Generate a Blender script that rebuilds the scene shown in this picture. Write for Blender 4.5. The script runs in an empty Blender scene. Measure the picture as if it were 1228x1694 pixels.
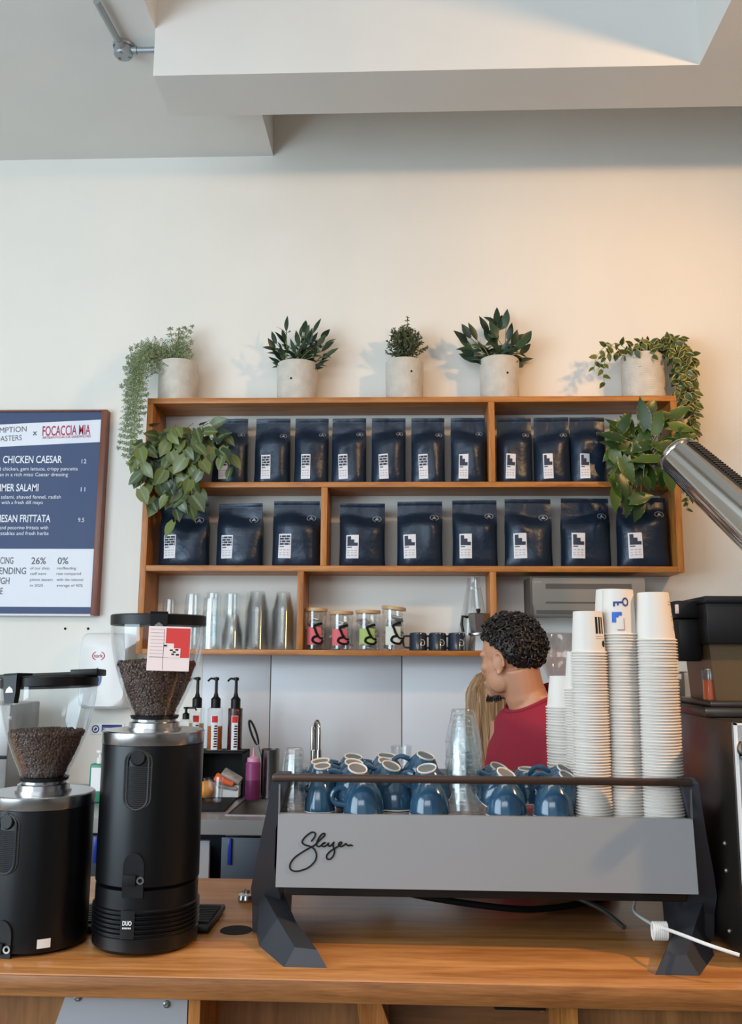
import bpy, bmesh, math, random
from mathutils import Vector, Matrix, Euler, noise

scene = bpy.context.scene
col = scene.collection
RND = random.Random(7)
PI = math.pi

# ------------------------------------------------------------------ camera
IMG_W, IMG_H = 1228, 1694
FPX = 1500.0                       # focal length in pixels
CAM = Vector((0.0, 0.0, 1.55))
VPX, VPY = 676.0, 1089.0           # where lines running into the room meet
_dy = Vector(((VPX - IMG_W/2)/FPX, (IMG_H/2 - VPY)/FPX, 1.0)).normalized()
_dx = Vector((_dy.z, 0, -_dy.x)).normalized()
_dz = Vector((_dy.y*_dx.z - _dy.z*_dx.y, _dy.z*_dx.x - _dy.x*_dx.z, _dy.x*_dx.y - _dy.y*_dx.x))
if _dz.y < 0: _dz = -_dz
RIGHT = Vector((_dx.x, _dy.x, _dz.x)); UP = Vector((_dx.y, _dy.y, _dz.y)); FWD = Vector((_dx.z, _dy.z, _dz.z))
cam_data = bpy.data.cameras.new('camera')
cam_data.sensor_fit = 'HORIZONTAL'; cam_data.sensor_width = 36.0
cam_data.lens = FPX/IMG_W*36.0; cam_data.clip_start = 0.05
cam = bpy.data.objects.new('camera', cam_data); col.objects.link(cam)
cam.matrix_world = Matrix(((RIGHT.x, UP.x, -FWD.x, CAM.x), (RIGHT.y, UP.y, -FWD.y, CAM.y), (RIGHT.z, UP.z, -FWD.z, CAM.z), (0, 0, 0, 1)))
scene.camera = cam
scene.cycles.transparent_max_bounces = 64      # many clear walls stand behind one another here

def ray(u, v): return RIGHT*(u - IMG_W/2) + UP*(IMG_H/2 - v) + FWD*FPX
def at(u, v, Y):
    d = ray(u, v); return CAM + d*(Y/d.y)
def pz(u, v, z):
    d = ray(u, v); return CAM + d*((z - CAM.z)/d.z)
def wpx(n, v, Y, u=614): return (at(u+n, v, Y) - at(u, v, Y)).x

def srgb(r, g, b):
    f = lambda c: (c/255/12.92) if c/255 <= 0.04045 else ((c/255+0.055)/1.055)**2.4
    return (f(r), f(g), f(b), 1.0)

# ------------------------------------------------------------------ light
scene.view_settings.view_transform = 'Standard'
scene.view_settings.look = 'None'
scene.view_settings.exposure = 0.56
scene.view_settings.gamma = 1.0
scene.view_settings.use_curve_mapping = False
world = bpy.data.worlds.new('daylight'); scene.world = world; world.use_nodes = True
bg = world.node_tree.nodes['Background']; bg.inputs[0].default_value = (0.80, 0.90, 1.0, 1); bg.inputs[1].default_value = 0.45

def area(name, loc, target, sx, sy, power, color):
    l = bpy.data.lights.new(name, 'AREA'); l.shape = 'RECTANGLE'; l.size = sx; l.size_y = sy; l.energy = power; l.color = color
    o = bpy.data.objects.new(name, l); col.objects.link(o); o.location = loc
    o.rotation_euler = (Vector(target) - Vector(loc)).to_track_quat('-Z', 'Y').to_euler(); return o
area('window_daylight_side', (-3.1, -0.4, 1.9), (2.0, 2.2, 2.9), 2.6, 2.2, 88, (0.70, 0.88, 1.0))
area('window_daylight_front', (-1.4, -3.3, 2.85), (-0.8, 3.0, 2.3), 3.4, 1.0, 40, (0.88, 0.95, 1.0))
def spot(name, loc, target, power, color, deg, blend, soft):
    l = bpy.data.lights.new(name, 'SPOT'); l.energy = power; l.color = color; l.spot_size = math.radians(deg); l.spot_blend = blend; l.shadow_soft_size = soft
    o = bpy.data.objects.new(name, l); col.objects.link(o); o.location = loc
    o.rotation_euler = (Vector(target) - Vector(loc)).to_track_quat('-Z', 'Y').to_euler(); return o
spot('track_spot', (1.95, 1.75, 3.30), at(1015, 545, 3.75), 28, (1.0, 0.48, 0.11), 46, 1.0, 0.04)
spot('wall_washer', (1.9, 1.3, 3.30), at(780, 480, 3.75), 74, (1.0, 0.56, 0.23), 100, 1.0, 0.08)
spot('bar_downlight', (2.3, 1.0, 2.9), (0.5, 1.8, 1.45), 150, (1.0, 0.58, 0.28), 34, 0.9, 0.05)
area('bar_top_fill', (-0.5, 1.0, 3.4), (-0.5, 1.3, 1.0), 1.6, 0.5, 9, (1.0, 0.95, 0.88))  # unseen fill light added above the bar to brighten its top

# ------------------------------------------------------------------ materials
def mat(name, color, rough=0.5, metal=0.0, spec=0.5, noise_amt=0.0, noise_scale=30.0, bump=0.0, bump_scale=60.0, coat=0.0, emis=None, estr=0.0, stretch=None):
    m = bpy.data.materials.new(name); m.use_nodes = True
    nt = m.node_tree; b = nt.nodes['Principled BSDF']
    c = srgb(*color) if max(color) > 1.0 else tuple(color) + (1.0,)
    b.inputs['Base Color'].default_value = c
    b.inputs['Roughness'].default_value = rough; b.inputs['Metallic'].default_value = metal
    b.inputs['Specular IOR Level'].default_value = spec; b.inputs['Coat Weight'].default_value = coat
    tc = None
    if noise_amt or bump:
        tc = nt.nodes.new('ShaderNodeTexCoord'); mp = nt.nodes.new('ShaderNodeMapping'); nt.links.new(tc.outputs['Object'], mp.inputs['Vector'])
        if stretch: mp.inputs['Scale'].default_value = stretch
    if noise_amt:
        n = nt.nodes.new('ShaderNodeTexNoise'); n.inputs['Scale'].default_value = noise_scale; n.inputs['Detail'].default_value = 6
        nt.links.new(mp.outputs[0], n.inputs['Vector'])
        r = nt.nodes.new('ShaderNodeValToRGB'); lo = tuple(max(0, x*(1-noise_amt)) for x in c[:3]) + (1,); hi = tuple(min(1, x*(1+noise_amt)) for x in c[:3]) + (1,)
        r.color_ramp.elements[0].color = lo; r.color_ramp.elements[1].color = hi
        r.color_ramp.elements[0].position = 0.3; r.color_ramp.elements[1].position = 0.7
        nt.links.new(n.outputs['Fac'], r.inputs['Fac']); nt.links.new(r.outputs['Color'], b.inputs['Base Color'])
    if bump:
        n2 = nt.nodes.new('ShaderNodeTexNoise'); n2.inputs['Scale'].default_value = bump_scale; n2.inputs['Detail'].default_value = 4
        nt.links.new(mp.outputs[0], n2.inputs['Vector'])
        bp = nt.nodes.new('ShaderNodeBump'); bp.inputs['Strength'].default_value = bump; bp.inputs['Distance'].default_value = 0.01
        nt.links.new(n2.outputs['Fac'], bp.inputs['Height']); nt.links.new(bp.outputs[0], b.inputs['Normal'])
    if emis:
        b.inputs['Emission Color'].default_value = srgb(*emis); b.inputs['Emission Strength'].default_value = estr
    return m

def wood(name, c1, c2, scale=(1.2, 14, 14), rough=0.45, big=2.0):
    m = bpy.data.materials.new(name); m.use_nodes = True; nt = m.node_tree; b = nt.nodes['Principled BSDF']
    tc = nt.nodes.new('ShaderNodeTexCoord'); mp = nt.nodes.new('ShaderNodeMapping'); mp.inputs['Scale'].default_value = scale
    nt.links.new(tc.outputs['Object'], mp.inputs['Vector'])
    n = nt.nodes.new('ShaderNodeTexNoise'); n.inputs['Scale'].default_value = big; n.inputs['Detail'].default_value = 8; n.inputs['Distortion'].default_value = 1.2
    nt.links.new(mp.outputs[0], n.inputs['Vector'])
    n2 = nt.nodes.new('ShaderNodeTexNoise'); n2.inputs['Scale'].default_value = big*9; n2.inputs['Detail'].default_value = 3
    nt.links.new(mp.outputs[0], n2.inputs['Vector'])
    ma = nt.nodes.new('ShaderNodeMath'); ma.operation = 'MULTIPLY_ADD'; ma.inputs[1].default_value = 0.45
    nt.links.new(n2.outputs['Fac'], ma.inputs[0]); nt.links.new(n.outputs['Fac'], ma.inputs[2])
    r = nt.nodes.new('ShaderNodeValToRGB'); r.color_ramp.elements[0].color = srgb(*c1); r.color_ramp.elements[1].color = srgb(*c2)
    r.color_ramp.elements[0].position = 0.5; r.color_ramp.elements[1].position = 0.95
    nt.links.new(ma.outputs[0], r.inputs['Fac']); nt.links.new(r.outputs['Color'], b.inputs['Base Color'])
    b.inputs['Roughness'].default_value = rough
    return m

def thin_glass(name, tint=(0.975, 0.98, 0.98), refl=0.06, edge=0.5, rough=0.03):
    m = bpy.data.materials.new(name); m.use_nodes = True; nt = m.node_tree
    for n in list(nt.nodes):
        if n.type != 'OUTPUT_MATERIAL': nt.nodes.remove(n)
    out = [n for n in nt.nodes if n.type == 'OUTPUT_MATERIAL'][0]
    t = nt.nodes.new('ShaderNodeBsdfTransparent'); t.inputs['Color'].default_value = tuple(tint) + (1,)
    g = nt.nodes.new('ShaderNodeBsdfGlossy'); g.inputs['Roughness'].default_value = rough; g.inputs['Color'].default_value = (0.95, 0.97, 1, 1)
    lw = nt.nodes.new('ShaderNodeLayerWeight'); lw.inputs['Blend'].default_value = 0.5
    mr = nt.nodes.new('ShaderNodeMapRange'); mr.inputs['To Min'].default_value = refl; mr.inputs['To Max'].default_value = edge
    mr.inputs['From Min'].default_value = 0.35
    mx = nt.nodes.new('ShaderNodeMixShader')
    nt.links.new(lw.outputs['Facing'], mr.inputs['Value']); nt.links.new(mr.outputs[0], mx.inputs['Fac'])
    nt.links.new(t.outputs[0], mx.inputs[1]); nt.links.new(g.outputs[0], mx.inputs[2]); nt.links.new(mx.outputs[0], out.inputs['Surface'])
    return m

def leaf_mat(name, ca, cb, edge=None, edge_lo=0.45, edge_hi=0.8, rough=0.42, mid=None, noise_mix=0.5):
    """ca..cb vary from leaf to leaf; edge: a second pigment towards the leaf's margin (variegation); mid: a paler midrib"""
    m = bpy.data.materials.new(name); m.use_nodes = True; nt = m.node_tree; b = nt.nodes['Principled BSDF']
    at_ = nt.nodes.new('ShaderNodeAttribute'); at_.attribute_name = 'leaf'
    sp = nt.nodes.new('ShaderNodeSeparateXYZ'); nt.links.new(at_.outputs['Vector'], sp.inputs[0])
    mx = nt.nodes.new('ShaderNodeMix'); mx.data_type = 'RGBA'
    mx.inputs[6].default_value = srgb(*ca); mx.inputs[7].default_value = srgb(*cb); nt.links.new(sp.outputs[2], mx.inputs[0])
    last = mx.outputs[2]
    ab = nt.nodes.new('ShaderNodeMath'); ab.operation = 'ABSOLUTE'; nt.links.new(sp.outputs[1], ab.inputs[0])
    if edge:
        tc = nt.nodes.new('ShaderNodeTexCoord'); n = nt.nodes.new('ShaderNodeTexNoise'); n.inputs['Scale'].default_value = 55
        nt.links.new(tc.outputs['Object'], n.inputs['Vector'])
        ad = nt.nodes.new('ShaderNodeMath'); ad.operation = 'MULTIPLY_ADD'; ad.inputs[1].default_value = noise_mix
        nt.links.new(n.outputs['Fac'], ad.inputs[0]); nt.links.new(ab.outputs[0], ad.inputs[2])
        mr = nt.nodes.new('ShaderNodeMapRange'); mr.inputs['From Min'].default_value = edge_lo + noise_mix*0.5; mr.inputs['From Max'].default_value = edge_hi + noise_mix*0.5
        nt.links.new(ad.outputs[0], mr.inputs['Value'])
        m2 = nt.nodes.new('ShaderNodeMix'); m2.data_type = 'RGBA'; nt.links.new(mr.outputs[0], m2.inputs[0]); nt.links.new(last, m2.inputs[6]); m2.inputs[7].default_value = srgb(*edge)
        last = m2.outputs[2]
    if mid:
        mr = nt.nodes.new('ShaderNodeMapRange'); mr.inputs['From Min'].default_value = 0.28; mr.inputs['From Max'].default_value = 0.05
        nt.links.new(ab.outputs[0], mr.inputs['Value'])
        m2 = nt.nodes.new('ShaderNodeMix'); m2.data_type = 'RGBA'; nt.links.new(mr.outputs[0], m2.inputs[0]); nt.links.new(last, m2.inputs[6]); m2.inputs[7].default_value = srgb(*mid)
        last = m2.outputs[2]
    nt.links.new(last, b.inputs['Base Color']); b.inputs['Roughness'].default_value = rough
    return m

M = {}
M['wall'] = mat('wall_paint', (236, 233, 226), 0.85, noise_amt=0.02, noise_scale=3, bump=0.12, bump_scale=9)
M['wallfar'] = mat('dark_paint_far_wall', (84, 80, 76), 0.9)
M['wallside'] = mat('side_wall_paint', (150, 138, 126), 0.9)
M['ceil'] = mat('ceiling_paint', (226, 224, 220), 0.85, noise_amt=0.02, noise_scale=3, bump=0.10, bump_scale=9)
M['splash'] = mat('splashback_laminate', (214, 215, 220), 0.30)
M['seam'] = mat('seam_grey', (120, 118, 116), 0.7)
M['oak'] = wood('oak_shelf', (150, 86, 32), (202, 134, 64))
M['oakv'] = wood('oak_upright', (150, 86, 32), (202, 134, 64), scale=(14, 14, 1.2))
M['bar'] = wood('oak_counter', (152, 94, 46), (204, 142, 84), scale=(0.9, 9, 9), rough=0.30)
M['barfront'] = wood('oak_counter_front', (120, 78, 40), (160, 108, 60), scale=(12, 12, 1.0))
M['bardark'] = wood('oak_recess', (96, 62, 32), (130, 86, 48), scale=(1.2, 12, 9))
M['floor'] = wood('floor_boards', (96, 82, 72), (128, 112, 100), scale=(6, 0.8, 6))
M['redwood'] = wood('red_brown_frame', (104, 56, 40), (132, 76, 56), scale=(14, 14, 2))
M['black'] = mat('black_plastic', (14, 14, 16), 0.42, spec=.35)
M['blackmatte'] = mat('black_matte', (11, 11, 12), 0.7, spec=.3)
M['blackpaint'] = mat('black_powder_coat', (9, 9, 12), 0.34, spec=.4, noise_amt=0.05, noise_scale=200)
M['legblack'] = mat('black_satin_leg', (56, 58, 64), 0.45, spec=.4)
M['rail'] = mat('bronze_rail', (74, 56, 48), 0.35, metal=0.55)
M['steel'] = mat('stainless_steel', (190, 190, 190), 0.24, metal=1.0, noise_amt=0.04, noise_scale=120)
M['worktopsteel'] = mat('worktop_steel', (164, 160, 158), 0.3, metal=0.55)
M['edge'] = wood('oak_edge', (112, 66, 28), (166, 108, 58), scale=(1.4, 14, 22), rough=0.4)
M['steelmid'] = mat('brushed_steel_grey', (150, 148, 146), 0.36, metal=0.9, noise_amt=0.05, noise_scale=14, stretch=(1, 1, 20))
M['chrome'] = mat('polished_chrome', (205, 200, 194), 0.13, metal=1.0)
M['darksteel'] = mat('dark_stainless', (84, 76, 70), 0.30, metal=0.85, noise_amt=0.12, noise_scale=4)
M['bronzesteel'] = mat('warm_steel', (132, 112, 86), 0.38, metal=0.7)
M['panel'] = mat('silver_lacquer_panel', (152, 151, 153), 0.42, metal=0.15)
M['glass'] = thin_glass('clear_glass')
M['glassthick'] = thin_glass('clear_tumbler_glass', (0.975, 0.985, 0.985), 0.05, 0.42, 0.06)
M['plastic'] = thin_glass('clear_plastic', (0.965, 0.97, 0.97), 0.07, 0.40, 0.12)
M['glasshop'] = thin_glass('hopper_plastic', (0.93, 0.95, 0.96), 0.06, 0.5, 0.06)
M['smoke'] = thin_glass('smoked_plastic', (0.80, 0.74, 0.72), 0.08, 0.5, 0.06)
M['paper'] = mat('white_paper_cup', (216, 208, 200), 0.6)
M['white'] = mat('white_plastic', (232, 232, 232), 0.35)
M['whiteprint'] = mat('white_print', (226, 224, 228), 0.6)
M['navy'] = mat('navy_bag_film', (30, 45, 64), 0.34, metal=0.25, bump=0.35, bump_scale=20)
M['navyprint'] = mat('navy_print', (38, 44, 66), 0.6)
M['menu_navy'] = mat('menu_navy_print', (62, 78, 116), 0.6)
M['menu_white'] = mat('menu_white_print', (232, 236, 246), 0.6)
M['menu_grey'] = mat('menu_grey_text', (92, 94, 102), 0.6)
M['menu_red'] = mat('menu_crimson_text', (178, 40, 78), 0.6)
M['mug'] = mat('blue_glaze', (44, 78, 104), 0.16, coat=0.4, noise_amt=0.12, noise_scale=25)
M['clay'] = mat('pale_unglazed_rim', (222, 216, 206), 0.7)
M['claydark'] = mat('grey_cup_base', (112, 112, 112), 0.6)
M['enamel'] = mat('dark_blue_enamel', (28, 42, 58), 0.18, coat=0.3)
M['concrete'] = mat('pale_concrete', (206, 200, 190), 0.85, noise_amt=0.10, noise_scale=22, bump=0.3, bump_scale=70)
M['soil'] = mat('dark_soil', (46, 36, 28), 0.95, noise_amt=0.3, noise_scale=60)
M['bean'] = mat('roasted_coffee_bean', (84, 60, 50), 0.34)
M['skin'] = mat('warm_brown_skin', (196, 140, 108), 0.5, noise_amt=0.05, noise_scale=12)
M['skinpale'] = mat('pale_skin', (226, 178, 152), 0.5)
M['hairdark'] = mat('dark_brown_hair', (30, 21, 18), 0.42)
M['hairblonde'] = mat('blonde_hair', (150, 116, 82), 0.42, noise_amt=0.35, noise_scale=9, stretch=(9, 9, 0.5))
M['shirt'] = mat('crimson_cotton', (150, 28, 50), 0.85, bump=0.5, bump_scale=9)
M['trouser'] = mat('black_denim', (30, 30, 34), 0.85)
M['greytop'] = mat('charcoal_jersey', (74, 70, 74), 0.85)
M['stem'] = mat('green_stem', (112, 122, 66), 0.6)
M['stemdark'] = mat('brown_stem', (86, 70, 48), 0.7)
M['fern'] = leaf_mat('fern_green', (82, 98, 66), (138, 150, 110), rough=0.6)
M['darkleaf'] = leaf_mat('dark_leaf_green', (26, 44, 32), (50, 76, 50), rough=0.38)
M['bushleaf'] = leaf_mat('small_leaf_green', (54, 70, 48), (104, 112, 78), rough=0.55)
M['philo'] = leaf_mat('heart_leaf_green', (34, 58, 46), (112, 122, 58), mid=(110, 130, 98), rough=0.36)
M['pothos'] = leaf_mat('pothos_green', (30, 60, 28), (82, 104, 40), edge=(170, 160, 60), edge_lo=0.9, edge_hi=1.35, noise_mix=1.6, rough=0.32)
M['varieg'] = leaf_mat('variegated_green', (40, 62, 34), (80, 98, 50), edge=(206, 192, 118), edge_lo=0.72, edge_hi=0.95, noise_mix=0.8, rough=0.45)
M['red'] = mat('red_print', (204, 38, 32), 0.6)
M['cardpink'] = mat('card_white', (232, 206, 200), 0.6)
M['line'] = mat('thin_print_line', (138, 108, 104), 0.6)
M['blue'] = mat('blue_plastic', (32, 92, 168), 0.3)
M['bluetext'] = mat('blue_print', (38, 52, 124), 0.6)
M['blueink'] = mat('bright_blue_print', (44, 92, 186), 0.6)
M['bluelit'] = mat('blue_cabinet_handle', (26, 50, 140), 0.3)
M['cabinet'] = mat('dark_blue_cabinet', (22, 32, 50), 0.4)
M['pink'] = mat('pink_label', (222, 104, 110), 0.6)
M['lime'] = mat('lime_label', (168, 190, 110), 0.6)
M['palelabel'] = mat('pale_label', (214, 218, 206), 0.6)
M['lid'] = wood('bamboo_lid', (190, 150, 104), (220, 184, 138))
M['packet'] = mat('foil_packet', (178, 172, 166), 0.35, metal=0.4, noise_amt=0.3, noise_scale=40)
M['purple'] = mat('purple_sauce', (142, 62, 110), 0.35)
M['purpledark'] = mat('deep_purple_sauce', (104, 36, 76), 0.35)
M['pinkcap'] = mat('pale_pink_cap', (220, 150, 176), 0.4)
M['syrupamber'] = mat('amber_syrup', (176, 92, 34), 0.2)
M['syrupred'] = mat('dark_red_syrup', (74, 22, 26), 0.2)
M['syrupgold'] = mat('golden_syrup', (196, 160, 84), 0.2)
M['orange'] = mat('orange_fruit', (238, 148, 38), 0.5, bump=0.1, bump_scale=200)
M['orangejar'] = mat('orange_spice', (214, 96, 42), 0.7)
M['wrapper'] = mat('orange_wrapper', (232, 108, 58), 0.4)
M['green'] = mat('green_soap', (34, 122, 92), 0.3)
M['acgrey'] = mat('air_conditioner_grey', (150, 140, 130), 0.5)
M['acdark'] = mat('air_conditioner_slot', (96, 88, 80), 0.6)
M['whitecable'] = mat('white_cable', (222, 220, 216), 0.5)
M['galv'] = mat('galvanised_conduit', (160, 166, 170), 0.45, metal=0.6)
M['plate'] = mat('grey_metal_plate', (168, 166, 170), 0.45, metal=0.2)
M['darkhole'] = mat('dark_hole', (20, 12, 10), 0.9)
M['grille'] = mat('grinder_grille', (38, 39, 42), 0.5)
M['bulb'] = mat('warm_bulb', (255, 214, 150), 0.4, emis=(255, 190, 110), estr=12)

# ------------------------------------------------------------------ mesh helpers
class MB:
    def __init__(s): s.v = []; s.f = []; s.mi = []; s.att = []
    def add(s, verts, faces, mi=0, Mx=None, att=None):
        b = len(s.v)
        for i, p in enumerate(verts):
            p = Vector(p); s.v.append(Mx @ p if Mx else p); s.att.append(att[i] if att else (0, 0, 0))
        for f in faces: s.f.append(tuple(b + i for i in f)); s.mi.append(mi)
    def box(s, x0, y0, z0, x1, y1, z1, mi=0, bev=0.0, Mx=None, seg=2):
        x0, x1 = min(x0, x1), max(x0, x1); y0, y1 = min(y0, y1), max(y0, y1); z0, z1 = min(z0, z1), max(z0, z1)
        if bev <= 0:
            s.add([(x0,y0,z0),(x1,y0,z0),(x1,y1,z0),(x0,y1,z0),(x0,y0,z1),(x1,y0,z1),(x1,y1,z1),(x0,y1,z1)],
                  [(3,2,1,0),(4,5,6,7),(0,1,5,4),(1,2,6,5),(2,3,7,6),(3,0,4,7)], mi, Mx); return
        bm = bmesh.new(); bmesh.ops.create_cube(bm, size=1.0)
        for v in bm.verts: v.co = Vector(((x0+x1)/2 + v.co.x*(x1-x0), (y0+y1)/2 + v.co.y*(y1-y0), (z0+z1)/2 + v.co.z*(z1-z0)))
        bmesh.ops.bevel(bm, geom=list(bm.edges), offset=bev, segments=seg, affect='EDGES', profile=0.5, clamp_overlap=True)
        bm.verts.index_update()
        s.add([v.co.copy() for v in bm.verts], [[v.index for v in f.verts] for f in bm.faces], mi, Mx); bm.free()
    def poly(s, pts, mi=0, Mx=None): s.add(pts, [tuple(range(len(pts)))], mi, Mx)
    def lathe(s, prof, seg=32, c=(0, 0, 0), mi=0, Mx=None, mis=None, a0=0.0, a1=2*PI):
        full = abs(a1 - a0 - 2*PI) < 1e-6; n = seg if full else seg + 1
        verts, idx = [], []
        for r, z in prof:
            if r < 1e-7: idx.append([len(verts)]*n); verts.append((c[0], c[1], c[2]+z))
            else:
                row = []
                for k in range(n):
                    a = a0 + (a1-a0)*k/seg; row.append(len(verts)); verts.append((c[0]+r*math.cos(a), c[1]+r*math.sin(a), c[2]+z))
                idx.append(row)
        b = len(s.v)
        for p in verts:
            p = Vector(p); s.v.append(Mx @ p if Mx else p); s.att.append((0, 0, 0))
        for i in range(len(prof)-1):
            for k in range(seg):
                k2 = (k+1) % n if full else k+1
                q = [idx[i][k], idx[i][k2], idx[i+1][k2], idx[i+1][k]]
                u = []
                for e in q:
                    if e not in u: u.append(e)
                if len(u) >= 3: s.f.append(tuple(b+e for e in u)); s.mi.append(mis[i] if mis else mi)
    def tube(s, pts, r, seg=8, mi=0, Mx=None, caps=True, closed=False):
        pts = [Vector(p) for p in pts]; n = len(pts); rr = r if isinstance(r, (list, tuple)) else [r]*n
        t0 = (pts[1]-pts[0]).normalized(); up = Vector((0, 0, 1)) if abs(t0.z) < 0.9 else Vector((1, 0, 0))
        nrm = (up - t0*up.dot(t0)).normalized(); verts = []
        for i in range(n):
            if closed: t = (pts[(i+1) % n]-pts[i-1]).normalized()
            else: t = (pts[min(i+1, n-1)]-pts[max(i-1, 0)]).normalized()
            nrm = nrm - t*nrm.dot(t)
            nrm = nrm.normalized() if nrm.length > 1e-6 else t.orthogonal().normalized()
            bn = t.cross(nrm)
            for k in range(seg):
                a = 2*PI*k/seg; verts.append(pts[i] + (nrm*math.cos(a)+bn*math.sin(a))*rr[i])
        faces = []
        for i in range(n if closed else n-1):
            j = (i+1) % n
            for k in range(seg):
                k2 = (k+1) % seg; faces.append((i*seg+k, i*seg+k2, j*seg+k2, j*seg+k))
        if caps and not closed: faces.append(tuple(reversed(range(seg)))); faces.append(tuple((n-1)*seg+k for k in range(seg)))
        s.add(verts, faces, mi, Mx)
    def loft(s, rings, mi=0, Mx=None, caps=True, closed=True):
        n = len(rings[0]); verts = [p for r in rings for p in r]; faces = []
        for i in range(len(rings)-1):
            for k in range(n if closed else n-1):
                k2 = (k+1) % n; faces.append((i*n+k, i*n+k2, (i+1)*n+k2, (i+1)*n+k))
        if caps and closed: faces.append(tuple(reversed(range(n)))); faces.append(tuple((len(rings)-1)*n+k for k in range(n)))
        s.add(verts, faces, mi, Mx)
    def prism(s, poly, h0, h1, mi=0, Mx=None):
        s.loft([[(x, y, h0) for x, y in poly], [(x, y, h1) for x, y in poly]], mi, Mx)
    def ball(s, c, r, mi=0, seg=12, rings=8, Mx=None):
        rx, ry, rz = r if isinstance(r, (tuple, list)) else (r, r, r)
        T = Matrix.Translation(Vector(c)) @ Matrix.Diagonal((rx, ry, rz, 1))
        if Mx: T = Mx @ T
        s.lathe([(math.sin(PI*i/rings), -math.cos(PI*i/rings)) for i in range(rings+1)], seg, mi=mi, Mx=T)
    def grid(s, fn, nu, nv, mi=0):
        s.add([fn(i/nu, j/nv) for j in range(nv+1) for i in range(nu+1)],
              [(j*(nu+1)+i, j*(nu+1)+i+1, (j+1)*(nu+1)+i+1, (j+1)*(nu+1)+i) for j in range(nv) for i in range(nu)], mi)
    def leaf(s, base, d, nrm, L, W, curl=0.2, fold=0.15, heart=False, mi=0, rnd=None, seg=5):
        d = Vector(d).normalized(); nrm = Vector(nrm); nrm = nrm - d*nrm.dot(d)
        nrm = nrm.normalized() if nrm.length > 1e-5 else d.orthogonal().normalized()
        sd = d.cross(nrm); rnd = RND.random() if rnd is None else rnd
        vs, fs, at_ = [], [], []
        for i in range(seg+1):
            t = i/seg
            if heart: w = [0.55, 1.0, 0.98, 0.78, 0.42, 0.0][i] if seg == 5 else math.sin(PI*min(1, 0.18+0.82*t))
            else: w = math.sin(PI*(0.06+0.94*t)**0.85) if i < seg else 0
            w *= W/2
            c = Vector(base) + d*L*(t - (0.06 if heart and i == 0 else 0)) - nrm*curl*L*t*t
            for sgn in (-1, 0, 1):
                back = -0.12*L if heart and i == 0 and sgn else 0
                vs.append(c + sd*sgn*w + nrm*fold*w*abs(sgn) + d*back); at_.append((t, sgn, rnd))
        for i in range(seg):
            for k in (0, 1): a = i*3+k; fs.append((a, a+1, a+4, a+3))
        s.add(vs, fs, mi, None, at_)
    def text(s, body, Mx, size=1.0, width=None, align='LEFT', mi=0, bold=0.0, height=None):
        vs, fs = text_geo(body, bold)
        if not vs: return
        x0 = min(v[0] for v in vs); x1 = max(v[0] for v in vs); cap = 0.70
        sy = (height/cap) if height else size
        sx = width/(x1-x0) if width else sy
        ox = {'LEFT': x0, 'RIGHT': x1, 'CENTER': (x0+x1)/2}[align]
        s.add([((v[0]-ox)*sx, v[1]*sy, 0) for v in vs], fs, mi, Mx)
    def build(s, name, mats, parent=None, smooth=True, angle=38, world=False):
        me = bpy.data.meshes.new(name); off = Vector((0, 0, 0))
        if world and parent:
            p = parent
            while p: off += p.location; p = p.parent
        me.from_pydata([v - off for v in s.v], [], s.f)
        for m in (mats if isinstance(mats, (list, tuple)) else [mats]): me.materials.append(M[m] if isinstance(m, str) else m)
        if any(s.mi): me.polygons.foreach_set('material_index', s.mi)
        if any(a[2] or a[0] for a in s.att):
            A = me.attributes.new('leaf', 'FLOAT_VECTOR', 'POINT'); A.data.foreach_set('vector', [c for a in s.att for c in a])
        if smooth:
            me.polygons.foreach_set('use_smooth', [True]*len(me.polygons)); me.set_sharp_from_angle(angle=math.radians(angle))
        me.update()
        o = bpy.data.objects.new(name, me); col.objects.link(o)
        if parent: o.parent = parent
        return o

_tcache = {}
def text_geo(body, bold=0.0):
    k = (body, bold)
    if k in _tcache: return _tcache[k]
    cu = bpy.data.curves.new('t', 'FONT'); cu.body = body; cu.offset = bold; cu.resolution_u = 3
    ob = bpy.data.objects.new('t', cu); col.objects.link(ob)
    dg = bpy.context.evaluated_depsgraph_get(); dg.update()
    me = bpy.data.meshes.new_from_object(ob.evaluated_get(dg))
    r = ([tuple(v.co) for v in me.vertices], [tuple(p.vertices) for p in me.polygons])
    bpy.data.objects.remove(ob); bpy.data.curves.remove(cu); bpy.data.meshes.remove(me)
    _tcache[k] = r; return r

def thing(name, label, cat, loc=(0, 0, 0), rot=(0, 0, 0), group=None):
    o = bpy.data.objects.new(name, None); o.empty_display_size = 0.05; col.objects.link(o)
    o.location = loc; o.rotation_euler = rot; return tag(o, label, cat, group)
def tag(o, label, cat, group=None):
    o['label'] = label; o['category'] = cat
    if group: o['group'] = group
    return o
def struct(name, mb, m, **k):
    o = mb.build(name, m, **k); o['kind'] = 'structure'; return o
def copy_thing(o, loc, rot=None, label=None, group=None):
    def cp(x, par):
        c = x.copy(); col.objects.link(c)
        if par: c.parent = par
        for ch in [q for q in col.objects if q.parent is x]: cp(ch, c)
        return c
    c = cp(o, None); c.location = loc
    if rot is not None: c.rotation_euler = rot
    if label: c['label'] = label
    if group: c['group'] = group
    return c
def facing(p, sx=1.0):           # local x right, y up, z towards the room, on a plane facing the room's front
    return Matrix.Translation(Vector(p)) @ Matrix(((sx, 0, 0, 0), (0, 0, -1, 0), (0, 1, 0, 0), (0, 0, 0, 1)))
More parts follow.
